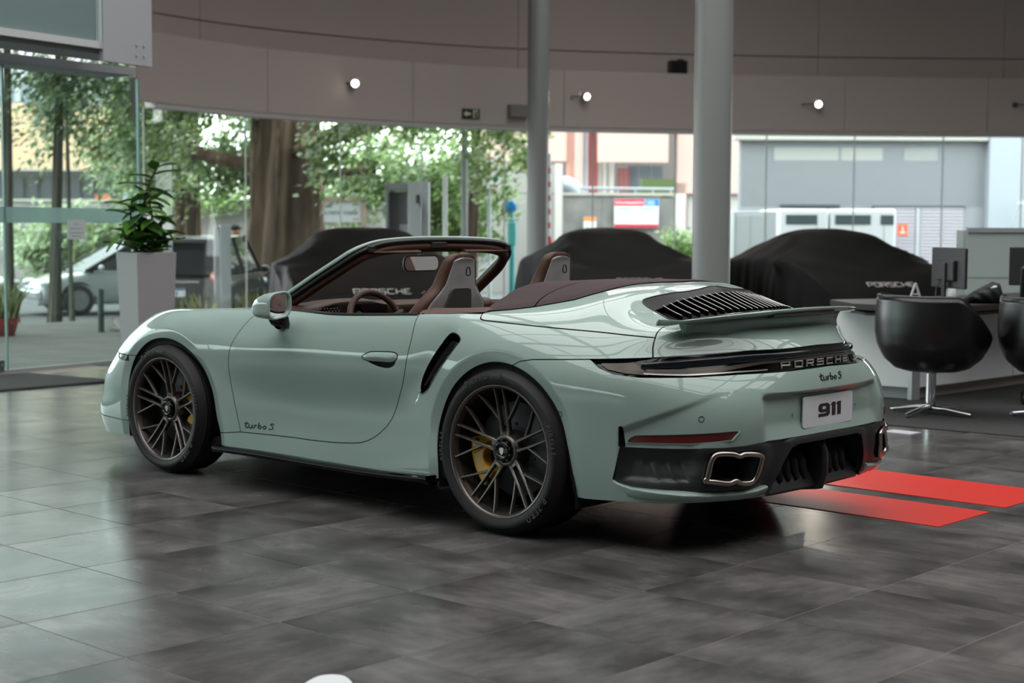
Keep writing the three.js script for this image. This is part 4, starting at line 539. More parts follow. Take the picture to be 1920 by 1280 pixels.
for (const s of [1, -1]) {
  const seat = new THREE.Group(); seat.name = 'seat'; car.add(seat); seat.position.set(-.73, 0, s * .36);
  const bx = y => (1.19 - y) * -.30, secs = [], shell = [];
  for (const [y, w, t] of [[.42, .235, .13], [.55, .25, .13], [.75, .255, .12], [.88, .245, .105], [.95, .215, .095], [1.0, .165, .085], [1.04, .132, .075], [1.10, .116, .066], [1.15, .102, .06], [1.178, .082, .05], [1.19, .045, .03]]) {
    const b = rrect(t, w * 2, Math.min(t, w * 2) * .42, 5).map(([u, v]) => [bx(y) - .03 + u - .03 * (Math.abs(v) / w) ** 2 * (y < .95 ? 1 : .3), y, v]); secs.push(b);
    const k = clamp((1.17 - y) / .05); if (y < 1.165) shell.push(rrect(t * .5, w * 2 - .044, t * .22, 5).map(([u, v]) => [bx(y) - .03 + t * .28 + u - .03 * (Math.abs(v) / w) ** 2 * (y < .95 ? 1 : .3), y, v]));
  }
  for (const [y, w] of [[1.158, .066], [1.166, .045], [1.170, .02]]) shell.push(rrect(.03, w * 2, .012, 5).map(([u, v]) => [bx(y) - .03 + .017 + u, y, v]));
  obj('backrest', loft(secs), M.leather, seat);
  const sh = obj('back_shell', loft(shell), M.shell, seat);
  obj('shell_recess', loft([[.80, .11], [.92, .092], [.99, .075], [1.015, .066], [1.022, .05]].map(([y, w]) => rrect(.012, w * 2, .005, 3).map(([u, v]) => [bx(y) - .03 + .044 + (1.06 - y) * .05 + u, y, v]))), mat(0x4a4845, .6), sh);
  obj('belt_slot', tube([[.010, 1.088, -.012], [.010, 1.12, -.009], [.009, 1.125, 0], [.010, 1.12, .009], [.010, 1.088, .012]], .003, 30, 8, true), M.gloss, sh);
  obj('cushion', box(.52, .16, .5, -.45, .42, 0, .06), M.leather, seat);
  obj('belt_guide', [box(.012, .05, .03, -.13, .985, .15, .004, [.5, 0, .4]), box(.05, .012, .03, -.12, .95, .175, .004, [.5, 0, .4])], M.leather, seat);
}
// columns
for (const [r, d, l] of [[1.73, 13.6, 'wide pale grey steel column standing among the covered cars'], [.39, 24.4, 'slim grey steel column close to the show window']]) {
  const c = thing('steel_column', l, 'column', at(r, 0, d), 0, undefined); obj('shaft', cyl(.165, .165, 8, 0, 4, 0, 48), mat(0x7f8280, .4), c); obj('base_ring', lathe([[.165, .06], [.19, .05], [.2, .0]].reverse(), 48), steelM, c);
}
// spot lamps on the fascia
const lampDark = mat(0x4a4746, .5);
for (const [u, v, l, dir] of [[664, 161, 'lit spot lamp on the fascia over the big tree trunk', 0], [1092, 185, 'tilted lit spot lamp on the fascia next to the slim column', .5], [1523, 199, 'lit spot lamp on the fascia in front of the grey warehouse', 0], [1917, 200, 'lit spot lamp on the fascia above the tall reception counter', 0]]) {
  const p = facPt(tOf(u), -.04), y = 1.3225 + (424 - v + (u - 960) * .004) * p[1] / 2924, s = thing('spot_lamp', l, 'lamp', at(p[0], y, p[1]), HALL, 'spot lamps on the fascia');
  obj('arm', [bar([-.26, .0, .0], [-.26, 0, .12], .012), bar([-.26, 0, .12], [-.03, 0, .14], .012), box(.09, .09, .02, -.26, 0, .01)], lampDark, s);
  obj('housing', lathe([[.03, -.12], [.05, -.1], [.06, 0], [.062, .03], [.054, .03]], 24).rotateX(Math.PI / 2).rotateY(dir).rotateX(.25).translate(0, 0, .16), lampDark, s);
  obj('lamp_face', new THREE.SphereGeometry(.06, 20, 12).scale(1, 1, .35).rotateY(dir).rotateX(.25).translate(.02 * dir, -.006, .185), new THREE.MeshStandardMaterial({ color: 0xffffff, emissive: 0xfff0dc, emissiveIntensity: dir ? 6 : 12 }), s);
  const q = new THREE.SpotLight(0xfff0dc, 4, 0, .6, .7, 2); q.position.set(...at(p[0], y - .02, p[1] - .25)); q.target.position.set(...at(p[0] * .6 + dir * 4, 0, p[1] - 12)); q.castShadow = true; q.shadow.radius = 2; scene.add(q, q.target);
}
// exit sign, box, loudspeaker on the ledge
{
  const p = facPt(tOf(881), -.055), c = document.createElement('canvas'); c.width = 256; c.height = 128; const x = c.getContext('2d'); x.fillStyle = '#12301f'; x.fillRect(0, 0, 256, 128); x.fillStyle = '#d9d3b4'; x.beginPath(); x.moveTo(20, 64); x.lineTo(66, 22); x.lineTo(66, 48); x.lineTo(122, 48); x.lineTo(122, 80); x.lineTo(66, 80); x.lineTo(66, 106); x.closePath(); x.fill(); x.fillRect(160, 12, 66, 104); x.fillStyle = '#12301f'; x.fillRect(186, 34, 28, 82); x.beginPath(); x.arc(192, 30, 9, 0, 7); x.fill(); x.lineWidth = 9; x.strokeStyle = '#12301f'; x.beginPath(); x.moveTo(192, 40); x.lineTo(184, 72); x.lineTo(170, 96); x.moveTo(184, 72); x.lineTo(200, 90); x.stroke();
  const t = new THREE.CanvasTexture(c); t.colorSpace = THREE.SRGBColorSpace; const s = thing('exit_sign', 'small dark green exit sign with an arrow on the fascia', 'sign', at(p[0], 3.20, p[1]), HALL + .5); obj('plate', box(.33, .17, .012, 0, 0, 0, .002), mat(0x12301f, .5), s); obj('sign_face', new THREE.PlaneGeometry(.325, .165).translate(0, 0, .0075), new THREE.MeshPhysicalMaterial({ map: t, roughness: .5 }), s);
  const b = facPt(tOf(968), -.1), g = thing('junction_box', 'plain grey box on the fascia beside the slim column', 'box', at(b[0], 3.27, b[1]), HALL + .45); obj('case', box(.34, .22, .12, 0, 0, 0, .01), mat(0x77706c, .6), g); obj('lid', box(.32, .2, .01, 0, 0, .064, .004), mat(0x7d7672, .6), g);
  const k = facPt(tOf(1269), .2), e = thing('loudspeaker', 'small black loudspeaker standing on the fascia ledge', 'speaker', at(k[0], 3.985, k[1]), HALL + .2); obj('cabinet', box(.32, .26, .2, 0, .13, 0, .02), mat(0x151515, .5), e); obj('grille_cloth', box(.28, .22, .012, 0, .13, .1, .004), mat(0x0c0c0c, .9), e); obj('bracket', box(.1, .03, .1, .05, .272, 0), mat(0x222222, .5), e);
}
// red floor strips, floor plates, mats
for (const [z0, z1, l] of [[-1.81, -1.215, 'broad red vinyl floor strip, the one farther from the parked car'], [-1.06, -.56, 'narrower red vinyl floor strip running under the car tail']]) tag(obj('floor_strip', box(1.75, .003, z1 - z0, .42, .0015, (z0 + z1) / 2, 0).rotateY(-.0133), mat(0xc4261a, .38)), l, 'floor strip');
{ const p = at(2.53, .002, 10.04); tag(obj('floor_plate', box(.2, .004, .14, 0, 0, 0, 0).rotateY(HALL - .75).translate(...p), mat(0xb9bbbd, .4)), 'small pale floor plate at the edge of the grey carpet', 'plate'); }
{ const p = at(-.523, .0, 4.62); tag(obj('floor_card', extr(curve2([[-.07, -.3], [.07, -.3], [.04, -.15], [0, -.13], [-.04, -.15]], 30, true), .01).rotateX(-Math.PI / 2).rotateY(HALL).translate(p[0], 0, p[2]), mat(0xc9ccce, .5)), 'white rounded corner of a card lying on the tiles', 'card'); }
const carpetM = new THREE.MeshPhysicalMaterial({ color: 0x6a6a68, roughness: .95, bumpMap: noiseTex(256, (u, v) => 255 * lat[((u * 256 | 0) * 131 + (v * 256 | 0) * 57) & 65535], false), bumpScale: .004, map: noiseTex(256, (u, v) => 90 + 60 * lat[((u * 256 | 0) * 71 + (v * 256 | 0) * 311) & 65535]) });
const slab = (pts, h, m) => { const g = new THREE.ExtrudeGeometry(shapeOf(pts), { depth: h, bevelEnabled: false }); g.rotateX(-Math.PI / 2).rotateY(HALL).translate(4.4752, .0005, 5.7964); return g; };
{ const a = thing('entrance_mat', 'pale grey fibre doormat by the glass entrance', 'mat'); const P0 = [[-6.3, 9.6], [-3.9, 12.47], [-3.3, 13.15], [-4.0, 13.6], [-4.3, 13.8], [-7, 10.4]]; obj('pile', slab(P0, .008), carpetM, a); obj('edging', tube([[-6.3, 9.6], [-4.6, 11.62], [-3.9, 12.47], [-3.3, 13.15]].map(p => at(p[0], .008, p[1])), .012, 30, 6), mat(0x2c3030, .6), a); }
tag(obj('desk_carpet', slab([[2.1, 10.72], [2.508, 10.401], [3.247, 9.813], [6.5, 7.2], [14.8, 7.5], [14.8, 18], [4.5, 19]], .006), carpetM), 'grey carpet under the sales desk and tub chairs', 'carpet');
// planter and plant
{
  const pl = thing('planter', 'tall tapered grey square planter beside the glass entrance', 'planter', at(-3.06, 0, 13.05), HALL + .72), m = mat(0x8d8b8d, .5);
  const sq = (a, y) => [[-a, y, -a], [a, y, -a], [a, y, a], [-a, y, a]].map(p => V(...p));
  obj('pot', toCreasedNormals(loft([sq(.145, .0), sq(.182, 1.09), sq(.168, 1.095), sq(.160, 1.03)]), .3), m, pl); obj('soil', box(.31, .02, .31, 0, 1.03, 0), mat(0x33251c, 1), pl);
  const t = thing('leafy_plant', 'broad-leaved green plant growing in the tall planter', 'plant', at(-3.06, 1.03, 13.05), HALL), leafM = ['#3f6a24', '#2f5620', '#4f7d2a', '#5d8a33'].map(c => new THREE.MeshPhysicalMaterial({ color: c, roughness: .38, transmission: .12, side: THREE.DoubleSide })), stem = mat(0x4a3b28, .8);
  const leafG = (() => { const rows = []; for (let i = 0; i <= 8; i++) { const s = i / 8, w = .56 * Math.sin(Math.PI * Math.pow(s, .8)) * (1 - .2 * s); rows.push([-1, -.5, 0, .5, 1].map(k => V(k * w * .5, .05 * Math.abs(k) - .22 * s * s + .12 * s, s))); } return grid(rows); })();
  const stems = [[[0, 0, 0], [-.03, .25, .02], [0, .5, .03], [.05, .66, .02], [.10, .76, .0]], [[.04, 0, .03], [.07, .2, .05], [.06, .38, .04], [.04, .5, .05]], [[-.05, 0, -.02], [-.1, .18, .0], [-.12, .33, .02], [-.12, .46, .0]], [[-.02, 0, .06], [-.08, .12, .1], [-.12, .2, .14]], [[.05, 0, -.04], [.1, .14, -.05], [.12, .3, -.06]]];
  const K = []; for (const s of stems) { const c = new THREE.CatmullRomCurve3(vs(s)); obj('stem', new THREE.TubeGeometry(c, 20, .008, 6), stem, t); const L = c.getLength(), n = Math.round(L / .024); for (let i = 1; i <= n; i++) { const f = i / n, p = c.getPointAt(f), a = i * 2.4 + s.length, tilt = lerp(-.75, .5, f * f) + rr(-.3, .3), len = lerp(.27, .21, f) * rr(.8, 1.25); if (p.y < .22) { if (rnd() < .35) continue; } const o = obj('leaf', leafG, leafM[(rnd() * 4) | 0], t); o.scale.set(len * .95, len, len); o.position.copy(p); o.rotation.order = 'YXZ'; o.rotation.set(-(p.y < .22 ? Math.max(tilt, .35) : tilt), a + rr(-.3, .3), rr(-.3, .3)); } }
}
// covered cars: cloth draped over a car shape, one loft each
const clothM = new THREE.MeshPhysicalMaterial({ color: 0x0a0908, roughness: .65, specularIntensity: .3, sheen: .12, sheenRoughness: .5, sheenColor: new THREE.Color(0x1d1815), bumpMap: noiseTex(128, (u, v) => 128 + 80 * (lat[((u * 128 | 0) * 131 + (v * 128 | 0) * 57) & 65535] - .5), false), bumpScale: .0006 });
function coveredCar(label, r, d, turn, sd) {
  const c = thing('covered_car', label, 'covered car', at(r, 0, d), HALL + turn, 'cars under black covers');
  // local z: towards the nose; profile of crown height and half width along the car
  const top = ip([[-2.28, .45], [-2.2, .70], [-1.9, .90], [-1.3, 1.08], [-.7, 1.25], [-.2, 1.305], [.2, 1.30], [.55, 1.20], [1.0, .98], [1.3, .86], [1.7, .76], [2.0, .64], [2.2, .50], [2.28, .35]]), wid = ip([[-2.28, .55], [-2.1, .82], [-1.7, .95], [-1.2, .98], [-.6, .93], [.3, .92], [1.0, .94], [1.5, .955], [1.9, .90], [2.15, .72], [2.28, .45]]), bel = ip([[-2.28, .42], [-1.9, .72], [-1.2, .88], [-.3, .92], [.5, .92], [1.2, .88], [1.6, .80], [1.9, .68], [2.28, .33]]), rf = ip([[-2.28, .5], [-1.6, .66], [-.9, .52], [-.2, .55], [.4, .57], [1.0, .64], [1.4, .66], [1.9, .6], [2.28, .4]]);
  const rows = []; const N = 110, Mv = 64; const sm = (f, z) => (f(z - .12) + f(z - .06) + f(z) * 2 + f(z + .06) + f(z + .12)) / 6;
  for (let i = 0; i <= N; i++) {
    const z = -2.28 + 4.56 * i / N, T = sm(top, z), W = sm(wid, z), B = sm(bel, z), Rf = sm(rf, z), row = [];
    for (let j = 0; j <= Mv; j++) {
      const s = j / Mv * 2 - 1, a = Math.abs(s), sg = Math.sign(s); let x, y;
      if (a < .4) { const k = a / .4; x = Rf * k; y = T - (T - B) * .22 * k * k * k; }
      else if (a < .62) { const k = (a - .4) / .22; x = lerp(Rf, W - .02, k ** 1.15); y = lerp(T - (T - B) * .22, B, Math.pow(k, .9)); }
      else { const k = (a - .62) / .38; x = W - .02 + .03 * Math.sin(k * 3) + .05 * k * k; y = B * (1 - k) + .03 * k; }
      const low = sstep(.55, .95, a), fold = Math.sin(z * 11 + sd + 2 * Math.sin(z * 3.1 + sd)) * .5 + Math.sin(z * 23 + sd * 3 + a * 4) * .3 + Math.sin(z * 41 + sd) * .12;
      x += fold * .035 * low * sstep(2.2, 1.6, Math.abs(z));
      // draped bridge over the door mirror
      const mz = Math.exp(-(((z - .78) / .16) ** 2)) * Math.exp(-(((y - .93) / .16) ** 2)); x += mz * .13;
      const tw = Math.sin((z * 3 + y * 9) + sd) * .008 * sstep(.3, .6, a); row.push(V(sg * Math.max(0, x + tw), Math.max(.012, y + .006 * Math.sin(z * 9 + sd + x * 7)), z));
    }
    rows.push(row);
  }
  // close nose and tail with cloth hanging to the floor
  for (const e of [0, 1]) { const base = e ? rows[rows.length - 1] : rows[0], add = []; for (let k = 1; k <= 14; k++) { const q = k / 14; add.push(base.map((p, j) => { const s = j / Mv * 2 - 1, f = Math.sin(j * .9 + sd) * .02 * q; return V(p.x * (1 - .0 * q) + .12 * q * Math.sin(s * 2.2), lerp(p.y, .012, Math.pow(q, .8)) , p.z + (e ? 1 : -1) * (.10 * Math.sin(q * Math.PI * .5) * (1 - .6 * s * s) + f)); })); } if (e) rows.push(...add); else rows.unshift(...add.reverse()); }
  obj('cover', grid(rows), clothM, c);
  // pale lettering printed across the nose
  const find = (x, y) => { let best = null, bd = 9; for (const r2 of rows) for (const p of r2) if (p.z > 1.4) { const e = (p.x - x) ** 2 + (p.y - y) ** 2; if (e < bd) { bd = e; best = p; } } return best; };
  const g = [], W = .062, H = .044; [...'PORSCHE'].forEach((ch, i) => { for (const pl of GLY[ch]) for (let k = 1; k < pl.length; k++) { const P = q => { const x = -.29 + i * .086 + q[0] * W, y = .635 + q[1] * H, f = find(x, y); return V(x, y, f.z + .012); }; g.push(bar(P(pl[k - 1]), P(pl[k]), .0062, 5)); } });
  obj('cover_lettering', g, mat(0xbdb8b2, .7), c);
  return c;
}
coveredCar('car under a black cloth cover between the wide column and the sales desk', 4.07, 20.2, .19, 1.3);
coveredCar('car under a black cloth cover between the two steel columns', 1.27, 21.2, .16, 2.6);
coveredCar('car under a black cloth cover standing nearest the big tree trunk', -1.70, 17.7, .20, 4.4);
// tub chairs
const hide = mat(0x0b0b0c, .32, { clearcoat: .25, clearcoatRoughness: .3 });
function tubChair(label, r, d, turn) {
  const c = thing('tub_chair', label, 'chair', at(r, 0.0068, d), HALL + turn, 'black tub chairs at the sales desk');
  const NA = 72, outer = [], inner = [], rim = a => { const k = (1 + Math.cos(a)) / 2; return lerp(.54, .835, sstep(.12, .66, k)); }; // a=0 back
  const prof = [[0, .30], [.14, .302], [.24, .33], [.325, .40], [.375, .49], [.395, .58], [.40, .68], [.395, .80]];
  for (let i = 0; i <= 20; i++) outer.push(Array.from({ length: NA }, (_, j) => { const a = j / NA * 2 * Math.PI, h = rim(a), y = .30 + (h - .30) * (i / 20) ** 1.25, f = ip(prof.map(p => [p[1], p[0]]))(y) * (i ? 1 : 0) + (i ? .02 * (1 - (y - .3) / .5) : 0), fl = 1 + .10 * (1 - sstep(.53, .75, h)) * (i / 20) ** 2; return V(Math.sin(a) * f * 1.03 * fl, y, Math.cos(a) * f * .95); }));
  for (let i = 20; i >= 0; i--) inner.push(outer[i].map((p, j) => { const a = j / NA * 2 * Math.PI, h = rim(a), k = .86, y = Math.max(.44, lerp(.44, h - .005, (i / 20) ** .8)); const q = i / 20; return V(p.x * k * (q > .05 ? 1 : 0), y, p.z * k * (q > .05 ? 1 : 0)); }));
  obj('shell', grid([...outer, ...inner], true), hide, c);
  obj('piping', new THREE.TubeGeometry(new THREE.CatmullRomCurve3(outer[20].map(p => p.clone().multiply(V(.97, 1, .97)).add(V(0, .004, 0))), true), 90, .011, 6, true), hide, c);
  obj('seat_pad', lathe([[0, .47], [.2, .47], [.29, .455], [.31, .43], [.28, .41]].reverse(), 40), hide, c);
  obj('pedestal', lathe([[.036, .05], [.034, .29], [.05, .30], [.05, .31]], 24), M.chrome, c);
  for (let k = 0; k < 4; k++) { const a = .35 + k * Math.PI / 2; obj('foot', loft([[.0, .05, .028, .02], [.12, .045, .02, .014], [.30, .02, .016, .012], [.32, .018, .012, .010]].map(([l, y, w, h]) => [[-w, y - h, l], [w, y - h, l], [w * .8, y + h, l], [-w * .8, y + h, l]])).rotateY(a), M.chrome, c); obj('glide', cyl(.014, .014, .014, Math.sin(a) * .30, .007, Math.cos(a) * .30, 12), lampDark, c); }
  return c;
}
tubChair('black leather tub chair with a chrome pedestal, next to the green car tail', 2.965, 10.98, -1.15);
tubChair('black leather tub chair standing beside the office swivel chair', 3.76, 10.70, -1.0);
// sales desk, counter, screens
{
  const white = mat(0xe4e8e8, .35), wood = new THREE.MeshPhysicalMaterial({ color: 0x4a3f3b, roughness: .4, map: noiseTex(256, (u, v) => 130 + 90 * fbm(u, v, 2, 60, 4)) }), A = HALL - .0;
  const k = thing('sales_desk', 'white panelled sales desk with a dark wooden top', 'desk', [0, 0, 0], 0), P = (a, b, y0, y1, th, n, m) => obj(n, seg(a, b, y0, y1, th, '', null, '', null), m, k);
  P([2.55, 12.35], [3.08, 11.92], .10, .66, .05, 'front_panel', white); P([3.11, 11.94], [3.62, 12.42], .10, .66, .05, 'front_panel', white); P([3.63, 12.44], [4.15, 12.95], .10, .66, .05, 'front_panel', white); P([4.16, 12.96], [5.6, 14.4], .10, .66, .05, 'front_panel', white);
  P([2.6, 12.36], [3.08, 11.98], .0068, .10, .03, 'plinth', steelM); P([3.08, 11.98], [5.6, 14.45], .0068, .10, .03, 'plinth', mat(0x8a827a, .5)); P([3.05, 11.9], [3.12, 11.93], .0068, .68, .05, 'corner_post', steelM);
  obj('desk_top', slab([[2.55, 12.5], [2.60, 11.85], [2.95, 11.5], [3.3, 11.52], [6.0, 14.0], [5.2, 14.6], [3.1, 12.75]], .045).translate(0, .70, 0), wood, k); obj('lower_board', slab([[2.65, 12.3], [2.7, 11.9], [3.0, 11.65], [3.25, 11.66], [5.6, 13.9], [3.1, 12.5]], .02).translate(0, .655, 0), wood, k);
  const q = thing('reception_counter', 'tall pale green reception counter with steel edging', 'counter', [0, 0, 0]), green = mat(0x9aa6a2, .4), S = (y0, y1, n, m, th = .06) => obj(n, seg([4.42, 15.2], [9, 14.9], y0, y1, th, '', null, '', null), m, q);
  S(.0068, .84, 'lower_panel', green); S(.855, 1.28, 'upper_panel', green); S(.84, .855, 'steel_band', steelM, .07); S(1.28, 1.325, 'steel_cap', steelM, .1); obj('side_panel', seg([4.42, 15.23], [4.6, 16.1], .0068, 1.3, .05, '', null, '', null), green, q);
  const screen = (label, r, d, y, turn, w = .5) => { const s = thing('computer_screen', label, 'monitor', at(r, y, d), HALL + turn), bk = mat(0x232424, .45); obj('panel', box(w, .31, .025, 0, .27, 0, .008), bk, s); obj('rear_case', box(w * .5, .16, .03, 0, .25, -.025, .012), bk, s); obj('stand', [box(.05, .3, .02, 0, .16, -.045, .004), box(.22, .012, .17, 0, .006, -.03, .004)], bk, s); obj('cable', tube([[.02, .2, -.05], [.05, .1, -.08], [.03, .03, -.09], [.08, .01, -.05]], .005), bk, s); return s; };
  screen('black computer screen seen edge-on, on the sales desk by the bag', 3.36, 12.0, .745, 1.82); screen('grey-edged computer screen at the reception counter end', 4.25, 12.55, .745, 2.6);
  const st = thing('tablet_stand', 'small white A-frame stand in front of the edge-on screen', 'stand', at(3.09, .745, 11.95), HALL + .2); for (const s of [1, -1]) obj('leg', bar([s * .055, 0, 0], [0, .155, 0], .009), mat(0xb9bdbf, .4), st); obj('crossbar', bar([-.03, .07, 0], [.03, .07, 0], .005), mat(0xb9bdbf, .4), st);
  const st2 = thing('paper_tent', 'little white paper tent behind the edge-on screen', 'card', at(3.42, .745, 12.15), HALL + .4); obj('sheet', loft([[-.04, -.03, .03], [.04, -.03, .03]].map(([x, a, b]) => [[x, 0, a], [x, .12, 0], [x, 0, b]])), mat(0xd5d8d8, .6), st2);
  const bag = thing('bag', 'black soft cloth bag slumped on the sales desk', 'bag', at(3.62, .745, 12.0), HALL - .2); const B = []; for (let i = 0; i <= 24; i++) { const t = i / 24, row = []; for (let j = 0; j < 32; j++) { const a = j / 32 * 2 * Math.PI, w = Math.sin(Math.PI * clamp(t, .02, .98)) ** .5, h = ip([[0, .02], [.3, .09], [.7, .16], [.9, .15], [1, .03]])(t) * (1 + .06 * Math.sin(j * 2 + t * 9)); row.push(V(-.16 + .32 * t, Math.max(0, h * (.5 + .5 * Math.sin(a))), .09 * w * Math.cos(a) * (1 + .08 * Math.sin(t * 25 + j)))); } B.push(row); } obj('sack', grid(B, true), mat(0x101314, .6), bag); obj('bag_print', box(.045, .016, .002, .075, .13, .066, 0, [-.6, 0, .2]), mat(0xcfd3d3, .6), bag);
  const of = thing('office_chair', 'black office swivel chair tucked behind the second tub chair', 'chair', at(4.1, .0068, 11.7), HALL); for (let i = 0; i < 5; i++) { const a = i * 1.2566; obj('foot', bar([0, .09, 0], [Math.sin(a) * .28, .07, Math.cos(a) * .28], .018), mat(0x161616, .5), of); obj('castor', cyl(.035, .035, .03, Math.sin(a) * .28, .036, Math.cos(a) * .28, 16, [0, 0, 1.57]), mat(0x101010, .5), of); } obj('gas_lift', bar([0, .09, 0], [0, .45, 0], .025), mat(0x161616, .4), of); obj('seat', box(.46, .08, .44, 0, .48, 0, .03), hide, of); obj('backrest', box(.44, .5, .06, 0, .78, -.22, .03, [.1, 0, 0]), hide, of);
}
// ---------- the street outside ----------
const ST = -.55; // street level
const asphalt = new THREE.MeshPhysicalMaterial({ color: 0x7a7b7c, roughness: .9, map: noiseTex(256, (u, v) => 150 + 70 * fbm(u, v, 8, 8, 5)) });
{ const g = box(140, .3, 110, 0, 0, 0, 0); g.rotateY(HALL).translate(...at(-5, ST - .15, 45)); struct('ground', g, asphalt, 'grey asphalt street outside the show windows'); }
const conc = new THREE.MeshPhysicalMaterial({ color: 0xa9a6a2, roughness: .85, map: noiseTex(512, (u, v) => 185 + 60 * (fbm(u, v, 4, 10, 6) - .3)) });
{ const s = struct('path', slab([[-3.5, 15.3], [-4.85, 13.45], [-9, 8.3], [-14, 1.7], [-15.6, 1.2], [-10.2, 9.2], [-6.6, 13.6], [-6.9, 17], [-7.2, 20.5], [-5.6, 21.8]], .5).translate(0, -.53, 0), conc, 'pale concrete pavement along the glass entrance'); }
{ const s = struct('kerb', slab([[-5.9, 21.6], [-4.2, 24.4], [-2.5, 26], [-.7, 27.1], [1, 27.7], [6, 28.7], [15, 28.9], [15, 31], [6, 30.6], [.5, 29.6], [-3, 27.6], [-5.4, 25], [-7.2, 21.6]], .48).translate(0, -.58, 0), conc, 'pale concrete pavement in front of the show windows'); }
const blk = (r0, r1, y0, y1, d, th = .4) => box(r1 - r0, y1 - y0, th, 0, 0, 0, 0).rotateY(HALL).translate(...at((r0 + r1) / 2, (y0 + y1) / 2, d + th / 2));
const px = (u, d) => (u - 960) * d / 2924, py = (v, d, u = 960) => 1.3225 + (424 - v + (u - 960) * .004) * d / 2924;
// pink office building with a recessed glazed ground floor
{
  const d = 60, b = thing('office_building', 'pink rendered office building behind the concrete parking wall', 'building', [0, 0, 0]), pink = mat(0xc0a198, .85), pale = mat(0xd9c3b8, .85), X = u => px(u, d);
  obj('wall', [blk(X(900), X(1060), 3.8, 14, d), blk(X(1117), X(1247), 3.75, 14, d - .6), blk(X(1267), X(1420), 2.6, 14, d), blk(X(1075), X(1090), ST, 14, d)], pink, b);
  obj('pier', blk(X(1060), X(1075), ST, 14, d + .2), mat(0xb98c7d, .85), b); obj('pier', blk(X(1267), X(1284), ST, 3, d), pink, b); obj('pier', blk(X(1288), X(1420), ST, 3, d + .3), mat(0xb0aca8, .8), b);
  obj('rear_wall', blk(X(900), X(1420), ST, 14, d + 4), mat(0x8f8a88, .9), b);
  for (const [u, c] of [[1091, 0xb9b9bd], [1097, 0xc2c2c6]]) obj('mullion', blk(X(u), X(u + 5), ST, 14, d + .6, .2), mat(c, .6), b);
  for (const u of [1104, 1112]) obj('red_post', box(.16, 16, .2, 0, 0, 0, 0).rotateZ(.03).rotateY(HALL).translate(...at(X(u), 6, d + .8)), mat(0x9c4a48, .7), b);
  for (const u of [1123, 1134, 1147]) obj('column', cyl(.11, .11, 4.6, ...at(X(u), 1.6, d + 1), 16), mat(0xc9c4be, .8), b);
  for (const u of [1160, 1168, 1176]) obj('red_door', blk(X(u), X(u + 6), ST, 3.6, d + 1.2, .1), mat(0xa15a5c, .6), b);
  for (const [u0, u1] of [[1180, 1200], [1202, 1224], [1226, 1246]]) obj('window', blk(X(u0), X(u1), ST, 3.7, d + 1.4, .08), mat(0x6d7880, .25), b);
}
{ // parking wall: board-marked panels, duct, signs
  const w = thing('parking_wall', 'board-marked concrete wall of the parking ramp', 'wall', [0, 0, 0]), d = 42;
  for (const [a, c, y0, y1] of [[1048, 1127, ST, 2.15], [1127.6, 1208, ST, 2.15], [1208.6, 1262, ST, 2.1]]) obj('panel', blk(px(a, d), px(c, d), y0, y1, d), conc, w);
  obj('end_post', blk(px(1040, d), px(1053, d), ST, 3.0, d - .1, .5), mat(0xcbc6c0, .85), w); obj('end_drum', cyl(.32, .32, 2.9, ...at(px(1263, d), .75, d + .35), 28), mat(0xc9c4bf, .8), w);
  obj('capping', blk(px(1046, d), px(1262, d), 2.15, 2.22, d - .05, .5), mat(0xb9b3ab, .9), w);
  const t = thing('retaining_wall', 'tall grey concrete panel wall behind the parking meter', 'wall', [0, 0, 0]), e = 44; for (const [a, c] of [[720, 800], [800.6, 880], [880.6, 970], [970.6, 1046]]) for (const [y0, y1] of [[ST, 2.22], [2.25, 3.0 + (a > 900 ? .05 : 0)]]) obj('panel', blk(px(a, e), px(c, e), y0, y1, e), mat(0x9b9896, .85), t);
  const u = thing('air_duct', 'curved grey metal air duct rising behind the parking wall', 'duct', at(px(1056, 44), 2.1, 43.4), HALL); obj('bend', new THREE.TorusGeometry(.32, .3, 14, 24, Math.PI / 2).translate(-.05, 0, 0), mat(0x8f979e, .4, { metalness: .5 }), u); obj('flange', cyl(.33, .33, .06, .27, 0, 0, 24), mat(0x7f868c, .4), u);
  const f = thing('guard_rail', 'grey tubular guard rail on the parking wall', 'railing', [0, 0, 0]); obj('rail', bar(at(px(1085, 42.5), 2.36, 42.5), at(px(1262, 42.5), 2.34, 42.5), .04), mat(0x8d9399, .5), f); for (let k = 0; k < 6; k++) { const uu = 1090 + k * 33; obj('post', bar(at(px(uu, 42.5), 2.1, 42.5), at(px(uu, 42.5), 2.36, 42.5), .03), mat(0x8d9399, .5), f); }
  tag(obj('clipped_hedge', blk(px(1201, 50), px(1263, 50), ST, 2.85, 50, .6), mat(0x55643f, 1)), 'dark clipped hedge in front of the pink building', 'hedge');
}
function board(name, label, cat, u0, u1, v0, v1, d, W, H, draw, col = 0xd8d8d8, frame, turn = 0) {
  const c = document.createElement('canvas'); c.width = W; c.height = H; draw(c.getContext('2d'), W, H); const t = new THREE.CanvasTexture(c); t.colorSpace = THREE.SRGBColorSpace; const w = (u1 - u0) * d / 2924, h = (v1 - v0) * d / 2924;
  const s = thing(name, label, cat, at(px((u0 + u1) / 2, d), py((v0 + v1) / 2, d, (u0 + u1) / 2), d), HALL + turn); obj('board', box(w, h, .03, 0, 0, 0, .004), mat(col, .6), s); obj('print', new THREE.PlaneGeometry(w * .985, h * .985).translate(0, 0, .0165), new THREE.MeshPhysicalMaterial({ map: t, roughness: .6 }), s); if (frame) obj('frame', [[0, h / 2 + .05, w + .2, .1], [-w / 2 - .05, 0, .1, h + .2], [w / 2 + .05, 0, .1, h + .2]].map(([x, y, a, b]) => box(a, b, .08, x, y, 0, 0)), mat(frame, .8), s); return s;
}
